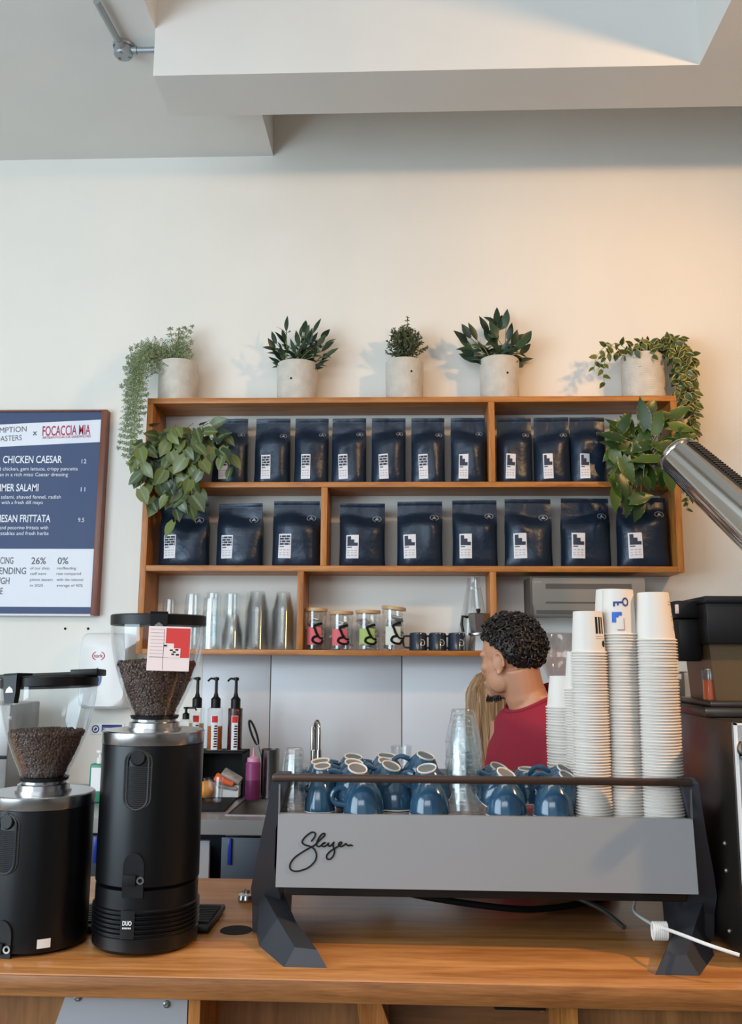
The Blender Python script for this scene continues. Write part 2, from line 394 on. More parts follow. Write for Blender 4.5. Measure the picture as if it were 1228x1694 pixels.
def bez(pts, n=8):               # smooth path through points (Catmull-Rom)
    P = [Vector(p) for p in pts]; out = []
    for i in range(len(P)-1):
        a, b, c, d = P[max(i-1, 0)], P[i], P[i+1], P[min(i+2, len(P)-1)]
        for k in range(n):
            t = k/n
            out.append(0.5*((2*b) + (c-a)*t + (2*a-5*b+4*c-d)*t*t + (3*b-a-3*c+d)*t**3))
    out.append(P[-1]); return out
# ------------------------------------------------------------------ the room
WALL = 3.75; SHF = 3.55; BAR = pz(614, 1622, 1.0).z; BAR = 1.039
XL, XR, YF, ZC = -3.25, 2.7, -3.45, 4.25
m = MB(); m.box(XL, YF, -0.1, XR, WALL+0.1, 0); struct('floor', m, 'floor', smooth=False)
m = MB(); m.box(XL, YF, ZC, XR, WALL+0.1, ZC+0.1); struct('ceiling', m, 'ceil', smooth=False)
m = MB(); m.box(XL, WALL, 0, XR, WALL+0.1, ZC); struct('wall_back', m, 'wall', smooth=False)
m = MB(); m.box(XR, YF, 0, XR+0.1, WALL+0.1, ZC); struct('wall_right', m, 'wallside', smooth=False)
m = MB()                                                   # left wall with a tall shop window (out of frame)
m.box(XL-0.1, YF, 0, XL, WALL+0.1, 0.8); m.box(XL-0.1, YF, 3.3, XL, WALL+0.1, ZC)
m.box(XL-0.1, 1.7, 0.8, XL, WALL+0.1, 3.3); m.box(XL-0.1, YF, 0.8, XL, -1.2, 3.3)
struct('wall_left', m, 'wall', smooth=False)
m = MB(); m.box(XL, YF-0.1, 0, XR, YF, 0.5); m.box(XL, YF-0.1, 3.4, XR, YF, ZC); m.box(1.2, YF-0.1, 0.5, XR, YF, 3.4); m.box(XL, YF-0.1, 0.5, XL+0.3, YF, 3.4)
struct('wall_front', m, 'wallfar', smooth=False)

soff = at(200, 262, WALL).z
xs = at(452, 262, WALL).x
zb = at(600, 187, 3.15).z
yb0 = pz(700, 116.5, zb).y; yb1 = 3.15
xb = pz(250, 118, zb).x; xr = pz(1155, 113, zb).x
m = MB(); m.box(XL, yb1-0.05, soff, xs, WALL, ZC)          # dropped ceiling against the wall
xf = pz(228, 88, soff).x
m.box(XL, YF, soff, xb, yb1-0.05, ZC)
struct('trim_1', m, 'ceil', smooth=False)
m = MB(); m.box(xb, yb0, zb, XR, yb1, ZC); m.box(xr, YF, zb, XR, yb0, ZC)
struct('trim_2', m, 'ceil', smooth=False)

# conduit and junction box on the dropped ceiling
t = thing('junction_box', 'round galvanised junction box and conduit on the ceiling beside the beam', 'junction box', pz(205, 75, soff))
c = pz(205, 75, soff)
m = MB(); m.lathe([(0, -0.045), (0.030, -0.045), (0.034, -0.040), (0.034, 0)], 24); m.lathe([(0.037, -0.012), (0.040, -0.006), (0.040, 0)], 24)
m.build('box_body', 'galv', t)
for a in (0.4, 2.5, 4.6):
    m = MB(); m.lathe([(0, -0.049), (0.005, -0.049), (0.005, -0.044)], 8, c=(0.022*math.cos(a), 0.022*math.sin(a), 0)); m.build('screw', 'steelmid', t)
e = pz(160, -8, soff)
m = MB(); m.tube([c + Vector((0, 0, -0.022)), e + Vector((0, 0, -0.022))], 0.012, 10); m.tube([c+Vector((0,0,-.022)), c.lerp(e, .22)+Vector((0,0,-.022))], 0.016, 10)
m.build('conduit', 'galv', t, world=True)
m = MB(); m.tube([c + Vector((0, 0, -0.022)), Vector((xb+0.02, c.y, c.z-0.022))], 0.011, 10); m.tube([c+Vector((0,0,-.022)), c+Vector((0.05,0,-.022))], 0.015, 10)
m.build('conduit', 'galv', t, world=True)

# white splashback panels under the shelf
WT = BAR                                                   # back worktop height
yw0 = pz(330, 1356, WT).y
sx0, sx1 = at(150, 1150, WALL).x, at(1010, 1150, WALL).x
ztop = at(600, 1083, WALL).z
seams = [at(447, 1180, WALL).x, at(665, 1180, WALL).x]
m = MB(); e = [at(333, 1180, WALL).x] + seams + [sx1]
for i in range(3): m.box(e[i]+0.002, WALL-0.008, WT, e[i+1]-0.002, WALL, ztop-0.004, bev=0.0008)
m.box(e[0], WALL-0.003, WT, sx1, WALL-0.0005, ztop-0.004, mi=1)
struct('trim_3', m, ['splash', 'seam'])

# two screw holes on the wall
for u, w in ((108, 'left'), (146, 'right')):
    p = at(u, 1040, WALL); m = MB(); m.lathe([(0, 0.004), (0.0045, 0.004), (0.0055, 0)], 10, Mx=facing(p))
    tag(m.build('wall_screw', 'darkhole'), f'small dark screw in the white wall under the menu board, {w} of the pair', 'screw', 'screws under the menu board')

# ------------------------------------------------------------------ wall shelf
X0, X1 = at(231, 940, SHF).x, at(1133, 940, SHF).x
zz = lambda v, u=680: at(u, v, SHF).z
Zt1, Zt0 = zz(656.5), zz(665.5)
Z2, Z2b = zz(797), zz(806)
Z3, Z3b = zz(936), zz(945.5)
Z4, Z4b = zz(1076), zz(1085)
xx = lambda u, v: at(u, v, SHF).x
T = 0.025
shelf = thing('wall_shelf', 'long oak wall shelf with open cells above the white splashback', 'shelf', (0, SHF, Z3))
def part(name, b, m='oak', par=None, bev=0.0015):
    mb = MB(); mb.box(*b, bev=bev); return mb.build(name, m, par or shelf, world=True)
part('top_board', (X0, SHF, Zt0, X1, WALL, Zt1))
part('side_panel', (X0, SHF, Z4b, X0+T, WALL, Zt0), 'oakv')
part('side_panel', (X1-T, SHF, Z3b, X1, WALL, Zt0), 'oakv')
part('shelf_board', (X0+T, SHF, Z2b, X1-T, WALL, Z2))
part('shelf_board', (X0+T, SHF, Z3b, X1-T, WALL, Z3))
xd4 = xx(822, 1000)
part('shelf_board', (X0+T, SHF, Z4b, xd4, WALL, Z4))
xd = xx(814, 730); part('divider', (xd-T/2, SHF, Z2, xd+T/2, WALL, Zt0), 'oakv')
xd = xx(536, 870); part('divider', (xd-T/2, SHF, Z3, xd+T/2, WALL, Z2b), 'oakv')
xd = xx(496.5, 1010); part('divider', (xd-T/2, SHF, Z4, xd+T/2, WALL, Z3b), 'oakv')
part('divider', (xd4-T, SHF, Z4, xd4, WALL, Z3b), 'oakv')

# ------------------------------------------------------------------ coffee bags
ORD = ['first', 'second', 'third', 'fourth', 'fifth', 'sixth', 'seventh', 'eighth', 'ninth', 'tenth']
def coffee_bag(label, group, cx, y, z0, W, H, brick, lab_u, lab_t, rot, seed, D=0.042, seam=0.76):
    r = random.Random(seed)
    t = thing('coffee_bag', label, 'coffee bag', (cx, y, z0), (0, 0, rot), group)
    ph = [r.uniform(0, 6.28) for _ in range(6)]
    sm = seam + r.uniform(-0.02, 0.02)
    def depth(tz):
        if tz < 0.05: return D*(0.80 + 0.2*tz/0.05)
        if tz < sm-0.16: return D
        if tz < sm+0.02:
            q = (tz-(sm-0.16))/0.18; return D*(1-q) + 0.006*q if q < 1 else 0.006
        return 0.006 - 0.002*(tz-sm)/(1-sm)
    def front(xn, tz):
        tz = max(0, min(1, tz + (0.035*math.cos(2.2*xn+ph[4]) if .45 < tz < .85 else 0)))
        return front_(xn, tz)
    def front_(xn, tz):           # xn -1..1; y of the front skin (negative is towards the room)
        d = depth(tz); w = max(0.0, 1-abs(xn)**3.2)
        wav = 0.0035*math.sin(3.1*xn+ph[0]+5*tz) + 0.003*math.sin(7*tz+ph[1]-2*xn) + 0.0012*math.sin(13*xn*tz+ph[2])
        if tz > sm: wav *= 0.45
        edge = 0.35 if tz < sm else 0.7
        return -(d*(edge+(1-edge)*w) + wav*w) + 0.003*max(0, math.sin(ph[3]+9*tz))*abs(xn)**4
    def hw(tz): return W/2*(1.0 - 0.025*math.sin(PI*min(1, tz/sm)) - (0.012 if tz > sm else 0))
    rows = [0, 0.012, 0.05, 0.15, 0.28, 0.4, 0.5, 0.58, 0.63, 0.67, 0.70, sm-0.02, sm, sm+0.02, 0.83, 0.88, 0.925, 0.93, 0.945, 0.95, 1.0]
    rings = []
    n = 14
    for tz in rows:
        z = tz*H; ring = []
        g = -0.0012 if abs(tz-0.93) < 0.008 or abs(tz-0.945) < 0.003 else 0
        for i in range(n+1):
            xn = -1+2*i/n; ring.append((xn*hw(tz), front(xn, tz)-g, z))
        for i in range(n+1):
            xn = 1-2*i/n; ring.append((xn*hw(tz)*0.995, max(0.002, depth(tz)*(0.6+0.4*(1-abs(xn)**3))), z))
        rings.append(ring)
    m = MB(); m.loft(rings); m.build('pouch', 'navy', t, angle=50)
    # the paper label, lying on the bulge of the bag
    lw, lh = 0.0485*W/0.135*1.0, 0.0
    lw = 0.27*W; lh = 0.375*H if H < 0.25 else 0.36*H
    tilt = r.uniform(-0.04, 0.04)
    def on(px, pz_, lift):       # px, pz_ in 0..1 on the label
        x = lab_u*W/2 + (px-0.5)*lw + (pz_-0.5)*lh*tilt; z = lab_t*H + (pz_-0.5)*lh - (px-0.5)*lw*tilt
        return (x, front(x/hw(z/H), z/H) - lift, z)
    m = MB(); m.grid(lambda a, b: on(a, b, 0.0012), 4, 8, 0)
    def patch(a0, b0, a1, b1, mi):
        m.grid(lambda a, b: on(a0+(a1-a0)*a, b0+(b1-b0)*b, 0.0027), 4, 4, mi)
    if brick:
        for k in range(4):
            b0 = 0.545 + 0.105*k; xs_ = [(0.08, 0.18), (0.24, 0.56), (0.62, 0.92)] if k % 2 else [(0.08, 0.42), (0.48, 0.82), (0.88, 0.93)]
            for a0, a1 in xs_: patch(a0, b0, a1, b0+0.075, 1)
    else:
        patch(0.10, 0.53, 0.92, 0.665, 1); patch(0.10, 0.665, 0.64, 0.80, 1); patch(0.10, 0.80, 0.37, 0.94, 1)
    patch(0.10, 0.455, 0.45, 0.49, 1)
    for k in range(3):
        for j in range(3): patch(0.12+0.28*j, 0.33-0.10*k, 0.30+0.28*j-0.05*(k % 2), 0.345-0.10*k, 2)
    m.build('label', ['whiteprint', 'navyprint', 'line'], t)
    # the pale round emblem
    ex, ez, er = 0.32*W, (sm-0.025)*H, 0.078*W
    m = MB()
    def eo(a, q): x = ex+er*1.25*q*math.cos(a); z = ez+er*q*math.sin(a)*0.85; return (x, front(x/hw(z/H), z/H)-0.0016, z)
    for k in range(20):
        if k in (14, 15): continue
        a, b = 2*PI*k/20, 2*PI*(k+1)/20; m.poly([eo(a, 0.86), eo(b, 0.86), eo(b, 1.0), eo(a, 1.0)])
    m.poly([eo(PI*1.22, 0.66), eo(PI*1.5, 0.42), eo(PI/2, 0.7)]); m.poly([eo(PI*1.78, 0.66), eo(PI/2, 0.7), eo(PI*1.5, 0.42)])
    m.build('emblem', 'emblem', t, smooth=False)
    return t
M['emblem'] = mat('faint_grey_emblem', (150, 152, 156), 0.6)
YB = SHF + 0.075
upper = [(351,407,0),(421,478,1),(487,542,1),(549,605,1),(615,671,1),(681,736,1),(747,804,0),(824,881,0),(886,944,0),(946,1004,0)]
for i, (a, b, br) in enumerate(upper):
    br = br or i == 0
    v = 793
    cx = (at(a, 745, YB-0.03).x + at(b, 745, YB-0.03).x)/2; W = at(b, 745, YB-0.03).x - at(a, 745, YB-0.03).x
    H = at(680, 692, YB).z - Z2
    where = {0: 'half behind the trailing heart-leaf plant', 6: 'just left of the upper divider', 7: 'just right of the upper divider', 9: 'beside the right pothos'}.get(i, f'{ORD[i]} bag from the left')
    lab = f"navy coffee bag, {'brick' if br else 'stair'}-pattern label, upper shelf, {where}"
    coffee_bag(lab, 'navy coffee bags on the upper shelf', cx, YB, Z2, W*1.02, H, br, -0.28, 0.25, RND.uniform(-0.05, 0.05), 100+i)
lower = [(261,343,1),(357,433,1),(450,528,1),(561,637,0),(657,733,0),(749,824,0),(837,915,0),(931,1012,0),(1025,1108,0)]
for i, (a, b, br) in enumerate(lower):
    cx = (at(a, 890, YB-0.03).x + at(b, 890, YB-0.03).x)/2; W = at(b, 890, YB-0.03).x - at(a, 890, YB-0.03).x
    H = at(680, [832, 833, 829, 833, 830, 828, 826, 825, 824][i], YB).z - Z3
    where = ['in the left corner under the plant', 'second from the left', 'just left of the divider', 'just right of the divider',
             'second right of the divider', 'third right of the divider', 'third from the right end', 'second from the right end', 'in the right corner under the pothos'][i]
    lab = f"large navy coffee bag, {'brick' if br else 'stair'}-pattern label, lower shelf, {where}"
    coffee_bag(lab, 'large navy coffee bags on the lower shelf', cx, YB, Z3, W, H, br, -0.42, 0.30, RND.uniform(-0.06, 0.06) - (0.08 if i < 2 else 0), 200+i, D=0.05)

# ------------------------------------------------------------------ menu board
MY = WALL - 0.03
bx1 = at(170, 850, MY).x; bx0 = at(-75, 850, MY).x
bz1, bz0 = at(85, 679, MY).z, at(85, 1018, MY).z
fx = at(160, 850, MY).x
board = thing('menu_board', 'framed navy and white sandwich menu board hung on the left wall', 'menu board', (bx1-0.3, WALL, bz0))
m = MB()
m.box(fx, MY-0.012, bz0, bx1, WALL, bz1, bev=0.002); m.box(bx0, MY-0.012, bz1-0.008, fx, WALL, bz1, bev=0.002); m.box(bx0-0.03, MY-0.012, bz0, bx0, WALL, bz1)
m.build('frame', 'redwood', board, world=True)
m = MB(); m.box(bx0, MY-0.006, bz0-0.002, fx+0.01, MY+0.01, bz0+0.006); m.build('bottom_strip', 'whiteprint', board, world=True)
PY = MY - 0.002
def bp(u, v): return at(u + (v-850)*-0.036 + 0, v, PY)      # the photo's verticals lean a little here
m = MB()
Lx, Rx = bx0, fx
zt = lambda v: at(85, v, PY).z
m.poly([(Lx, PY, bz0+0.006), (Rx, PY, bz0+0.006), (Rx, PY, bz1-0.008), (Lx, PY, bz1-0.008)], 0)
q = 0.0006
m.poly([(Lx, PY-q, zt(742)), (Rx, PY-q, zt(731.5)), (Rx, PY-q, zt(694.5)), (Lx, PY-q, zt(705))], 1)
m.poly([(Lx, PY-q, zt(1004)), (Rx, PY-q, zt(1004)), (Rx, PY-q, zt(908)), (Lx, PY-q, zt(908))], 1)
m.build('poster', ['menu_navy', 'menu_white'], board, smooth=False, world=True)
def menu_text(lst, mname, nm):
    for (s, u0, u1, v, hpx, bold, rot) in lst:
        m = MB(); p = at(u0, v, PY-0.0014); w = at(u1, v, PY).x - p.x; h = at(85, v-hpx, PY).z - at(85, v, PY).z
        m.text(s, facing(p) @ Matrix.Rotation(rot, 4, 'Z'), width=w, height=h, bold=bold); m.build(nm, mname, board, smooth=False, world=True)
menu_text([('REDEMPTION', -30, 44, 718, 9, 0.0, 0.055), ('ROASTERS', -14, 36, 731, 9, 0.0, 0.055), ('x', 54, 61.5, 720, 9, 0.02, 0.05),
           ('REDUCING', -23, 22, 932.5, 11, 0.006, 0), ('REOFFENDING', -36, 43, 949.5, 11, 0.006, 0), ('THROUGH', -36, 15.5, 966, 11, 0.006, 0), ('CHANGE', -38, 4.5, 983, 11, 0.006, 0),
           ('26%', 51.5, 76, 933, 11, 0.01, 0), ('0%', 95, 113, 933, 11, 0.01, 0),
           ('of our shop', 50, 82, 942, 4.5, 0, 0), ('staff were', 50, 76.5, 951, 4.5, 0, 0), ('prison leavers', 49.5, 87.5, 961, 4.5, 0, 0), ('in 2025', 49.5, 71, 970.5, 4.5, 0, 0),
           ('reoffending', 94, 126, 942, 4.5, 0, 0), ('rate compared', 93.5, 134, 951, 4.5, 0, 0), ('with the national', 93.5, 137.5, 961, 4.5, 0, 0), ('average of 42%', 93.5, 137, 970.5, 4.5, 0, 0)], 'menu_grey', 'grey_text')
menu_text([('FOCACCIA MIA', 70, 149.5, 721, 16, 0.014, 0.03), ('ARTISAN FOCACCIA SANDWICHES', 70, 150, 726, 4, 0.01, 0.03)], 'menu_red', 'crimson_text')
menu_text([('CHICKEN CAESAR', 4.5, 102.5, 766, 12, 0.016, 0), ('SUMMER SALAMI', -20, 63.5, 812.5, 12, 0.016, 0), ('PARMESAN FRITTATA', -27, 83.5, 863.5, 12, 0.016, 0),
           ('12', 135, 143, 766.5, 7, 0, 0), ('11', 133.5, 141, 813, 7, 0, 0), ('9.5', 129, 139.5, 863.5, 7, 0, 0),
           ('grilled chicken, gem lettuce, crispy pancetta', -19, 129, 778.5, 6, 0.0, 0), ('& parmesan in a rich miso Caesar dressing', -34, 112.5, 788, 6, 0.0, 0),
           ('finocchiona salami, shaved fennel, radish', -42, 101, 825, 6, 0.0, 0), ('with a fresh dill mayo', 2, 71, 834, 6, 0.0, 0),
           ('and pecorino frittata with', -1, 80, 875.5, 6, 0.0, 0), ('vegetables and fresh herbs', -11, 80.5, 885, 6, 0.0, 0)], 'menu_white', 'white_text')
# ------------------------------------------------------------------ plants
PY_ = WALL - 0.105
PZ = Zt1
def pot(par, r, h, hole=None, mname='concrete', lean=0.97):
    m = MB(); m.lathe([(0, 0), (r*lean-0.004, 0), (r*lean, 0.005), (r, h-0.004), (r-0.003, h), (r-0.010, h), (r-0.012, h-0.02), (0, h-0.02)], 40)
    p = m.build('pot', mname, par)
    m = MB(); m.lathe([(0, h-0.018), (r-0.012, h-0.018)], 24); m.build('soil', 'soil', par)
    if hole:
        a, z = hole; d = Vector((math.cos(a), math.sin(a), 0)); M_ = Matrix.Translation(d*(r*0.985+0.0012) + Vector((0, 0, z))) @ d.to_track_quat('Z', 'Y').to_matrix().to_4x4()
        m = MB(); m.lathe([(0, 0), (0.0045, 0), (0.0045, -0.004)], 12, Mx=M_); m.build('drain_hole', 'darkhole', p)
    return p
def rv(a=1.0): return Vector((RND.uniform(-a, a), RND.uniform(-a, a), RND.uniform(-a, a)))
def ppx(u0, u1, v0, v1): return (at((u0+u1)/2, (v0+v1)/2, PY_).x, wpx(u1-u0, (v0+v1)/2, PY_)/2, at(614, v0, PY_).z - PZ)

def fern_frond(m, st, path, wmax):
    P = bez(path, 7); n = len(P)
    st.tube(P, [0.0016*(1-0.7*i/n)+0.0004 for i in range(n)], 4)
    L = sum((P[i+1]-P[i]).length for i in range(n-1)); acc = 0; step = 0.026; nxt = step
    for i in range(n-1):
        seg = (P[i+1]-P[i]); sl = seg.length
        while nxt < acc+sl:
            t = nxt/L; c = P[i] + seg*((nxt-acc)/sl); d = seg.normalized()
            sd = d.cross(Vector((0, -1, 0.25))); sd = sd.normalized() if sd.length > 0.05 else Vector((1, 0, 0))
            w = wmax*(math.sin(PI*min(1, 0.12+0.88*t)**0.8)*0.9+0.1)
            for sg in (-1, 1):
                pd = (sd*sg + d*0.55 + rv(0.18)).normalized(); pn = Vector((0, -1, 0.3)) + rv(0.3)
                k = max(3, int(w/0.0072)); q = pd.cross(pn).normalized()
                for j in range(k):
                    b = c + pd*(w*(j+0.4)/k) - Vector((0, 0, 0.10*w*(j/k)**2)); ll = 0.0150*(1-0.6*j/k)
                    for s2 in (-1, 1): m.leaf(b, q*s2 + pd*0.75, pn, ll, ll*0.34, 0.1, 0.1, seg=2)
                m.leaf(c+pd*w*0.9, pd, pn, 0.012, 0.005, 0.1, 0.1, seg=2)
            nxt += step
        acc += sl
cx, r, h = ppx(262, 328, 600, 658)
t = thing('potted_fern', 'pale green fern in a concrete pot trailing over the left end of the shelf', 'potted plant', (cx, PY_, PZ), group='pots along the shelf top')
pot(t, r, h, None)
m, st = MB(), MB()
base = lambda: at(292+RND.uniform(-14, 14), 598, PY_+RND.uniform(-0.03, 0.03)) + Vector((0, 0, -0.02))
for (u, v, y) in ((281, 541, 0), (296, 544, -0.02), (307, 539, 0.02), (318, 540, 0), (322, 563, -0.01), (320, 590, -0.05), (300, 560, 0.04), (310, 566, -0.04), (285, 570, 0.0), (318, 578, 0.03)):
    b = base(); e = at(u, v, PY_+y); mid = b.lerp(e, 0.55) + Vector((0.0, 0, 0.02)); fern_frond(m, st, [b, mid, e], 0.028)
for (u, v, y) in ((199, 640, -0.03), (203, 612, 0), (207, 592, 0.03), (214, 578, -0.02), (228, 571, 0.03), (240, 574, -0.05), (252, 580, -0.03), (262, 585, 0.03), (228, 628, -0.09), (258, 618, -0.10), (212, 600, -0.06)):
    b = base(); e = at(u, v, PY_+y); mid = b.lerp(e, 0.5) + Vector((0, -0.01, 0.045)); fern_frond(m, st, [b, mid, e], 0.046)
for (u, v, y) in ((212, 770, -0.17), (222, 740, -0.19), (205, 760, -0.15), (232, 720, -0.18), (240, 690, -0.15), (208, 706, -0.16), (218, 755, -0.13), (196, 742, -0.15), (246, 660, -0.16), (208, 662, -0.13)):
    b = base(); k1 = at(255+RND.uniform(-8, 8), 583, PY_-0.03); k2 = at(232+RND.uniform(-12, 10), 606, PY_+max(y, -0.16)*0.7); k3 = at((u+226)/2, (v+612)/2, PY_+y); e = at(u, v, PY_+y)
    fern_frond(m, st, [b, k1, k2, k3, e], 0.036)
m.build('foliage', 'fern', t, world=True); st.build('stems', 'stem', t, world=True)

def strap_plant(label, pu, tips, mname, L, W, hole, lm=0.6, extra=0):
    cx, r, h = ppx(*pu)
    t = thing('potted_plant', label, 'potted plant', (cx, PY_, PZ), group='pots along the shelf top')
    pot(t, r, h, hole)
    m, st = MB(), MB(); top = Vector((cx, PY_, PZ+h))
    for (u, v) in tips:
        y = PY_ + RND.uniform(-0.07, 0.06); e = at(u, v, y); b = top + Vector((RND.uniform(-r, r)*0.55, RND.uniform(-r, r)*0.55, -0.01))
        d = e - b; l = L*RND.uniform(0.85, 1.15)
        s0 = e - (d.normalized()+Vector((0, 0, 0.25))).normalized()*l
        st.tube(bez([b, b.lerp(s0, 0.5)+Vector((0, 0, 0.012)), s0], 4), 0.0017, 5)
        m.leaf(s0, e - s0, Vector((RND.uniform(-.6, .6), -1, 0.35)), l, W*RND.uniform(0.8, 1.2), RND.uniform(0.0, 0.25), 0.22)
        for k in range(extra):
            a = RND.uniform(0, 6.28); q = b.lerp(s0, RND.uniform(0.3, 1)); l2 = L*RND.uniform(0.6, 1)
            m.leaf(q, Vector((math.cos(a), 0.7*math.sin(a), RND.uniform(-0.1, 0.9))), Vector((0, -0.8, 0.6))+rv(0.4), l2, W*RND.uniform(.7, 1.1), 0.25, 0.22)
    m.build('foliage', mname, t, world=True); st.build('stems', 'stem', t, world=True)
    return t
strap_plant('dark bushy plant with narrow leaves, second concrete pot from the left', (458, 526, 603, 658),
    [(474,521),(507,527),(530,525),(497,536),(546,543),(448,547),(443,559),(444,590),(450,598),(560,575),(553,562),(552,578),(545,592),(535,600),(457,545),(467,543),(517,542),(525,548),(488,545),(540,552),(450,575),(555,556),(512,536),(480,560),(505,560),(463,572),(527,612),(520,585),(480,590)],
    'darkleaf', 0.066, 0.023, (-1.75, 0.085*1.0), extra=4)
strap_plant('dark plant with broad pointed leaves, fourth concrete pot from the left', (794, 859, 598, 656),
    [(822,507),(838,510),(793,522),(764,535),(752,545),(757,556),(760,583),(775,533),(847,533),(880,546),(868,548),(884,587),(881,566),(870,600),(780,594),(766,590),(830,520),(812,528),(858,545),(810,555),(840,560),(790,565),(762,575),(812,604),(855,570),(875,553),(800,540),(848,590),(785,590)],
    'darkleaf', 0.078, 0.034, (-1.25, 0.105), extra=2)
# bushy small-leaved herb
cx, r, h = ppx(638, 701, 600, 657)
t = thing('potted_herb', 'small round bushy plant with tiny leaves in the middle concrete pot', 'potted plant', (cx, PY_, PZ), group='pots along the shelf top')
pot(t, r, h, (-1.2, 0.115))
m, st = MB(), MB(); top = Vector((cx, PY_, PZ+h))
for k in range(95):
    a = RND.uniform(0, 2*PI); ph = RND.uniform(0.05, 1.25); R_ = RND.uniform(0.75, 1.05)
    e = top + Vector((math.cos(a)*math.sin(ph)*0.095*R_, math.sin(a)*math.sin(ph)*0.085*R_, math.cos(ph)*0.135*R_ + 0.012))
    if k == 0: e = at(675, 527, PY_)
    b = top + Vector((RND.uniform(-.03, .03), RND.uniform(-.03, .03), -0.015)); P = bez([b, b.lerp(e, .5)+Vector((0, 0, .012)), e], 5)
    st.tube(P, 0.0009, 4)
    for i in range(3, len(P)):
        for j in range(3):
            d = (P[i]-P[i-1]).normalized()*0.8 + rv(1.0); m.leaf(P[i], d, Vector((0, -1, .5))+rv(.5), 0.0145, 0.0075, .1, .2, seg=2)
m.build('foliage', 'bushleaf', t, world=True); st.build('stems', 'stemdark', t, world=True)

# heart-leaf and trailing plants: vines given as paths, leaves hung along them
def vine(m, st, path, step, L, W, rs=0.0014, jit=0.012, hang=0.8, heart=True, face=0.5, start=0.15):
    P = bez(path, 8); n = len(P); st.tube(P, rs, 5)
    T = sum((P[i+1]-P[i]).length for i in range(n-1)); acc, nxt, side = 0, T*start, 1
    for i in range(n-1):
        seg = P[i+1]-P[i]; sl = seg.length
        while nxt <= acc+sl:
            c = P[i] + seg*((nxt-acc)/max(sl, 1e-6)); d = seg.normalized(); sd = d.cross(Vector((0, -1, 0))); sd = sd.normalized() if sd.length > .1 else Vector((1, 0, 0))
            ld = (sd*side*0.9 + d*0.4 + Vector((0, -0.25, -hang)) + rv(0.35)).normalized(); c2 = c + (sd*side*0.5+Vector((0, -0.7, 0))+rv(.3))*jit
            st.tube([c, c2], rs*0.7, 4, caps=False)
            l = L*RND.uniform(0.75, 1.15)
            m.leaf(c2, ld, Vector((RND.uniform(-face, face), -1, RND.uniform(-0.1, 0.6))), l, l*W/L*RND.uniform(.85, 1.1), RND.uniform(0.05, 0.3), 0.2, heart=heart)
            side = -side; nxt += step*RND.uniform(0.8, 1.2)
        acc += sl
# inside the shelf, left cell
PYS = SHF + 0.085
pc = at(292, 790, PYS); 
t = thing('heart_leaf_plant', 'bushy heart-leaf trailing plant spilling over the upper left cell of the shelf', 'potted plant', (pc.x, PYS, Z2))
pot(t, 0.062, 0.105, None, 'white')
m, st = MB(), MB(); top = Vector((pc.x, PYS, Z2+0.10))
ends = [(226,745),(224,790),(232,815),(248,830),(262,840),(290,868),(276,835),(312,845),(318,828),(330,820),(336,790),(325,770),(240,770),(255,800),(300,800),(315,770),(280,760),(262,745),(245,725),(250,705),(275,715),(290,703),(320,700),(300,725),(345,715),(358,725),(372,730),(378,772),(236,800),(268,815),(285,800),(310,760),(330,745),(345,700),(228,770),(296,835)]
for (u, v) in ends:
    Y = SHF - RND.uniform(0.02, 0.11); e = at(u, v, Y)
    if v < 740: k = top.lerp(e, .55) + Vector((0, -0.02, 0.03)); path = [top + rv(.02), k, e]
    else:
        k1 = at((u*0.6+290*0.4), 722+RND.uniform(-8, 18), SHF-0.01); k2 = at(u*0.9+29, 740+(v-740)*0.4, Y+0.01); path = [top + rv(.02), k1, k2, e]
    vine(m, st, path, 0.050, 0.068, 0.054, start=0.35, hang=1.1)
vine(m, st, [top, at(330, 712, SHF), at(362, 710, SHF-.03), at(374, 730, SHF-.04), at(384, 775, SHF-.04)], 0.04, 0.062, 0.040, start=.45)
m.build('foliage', 'philo', t, world=True); st.build('stems', 'stem', t, world=True)
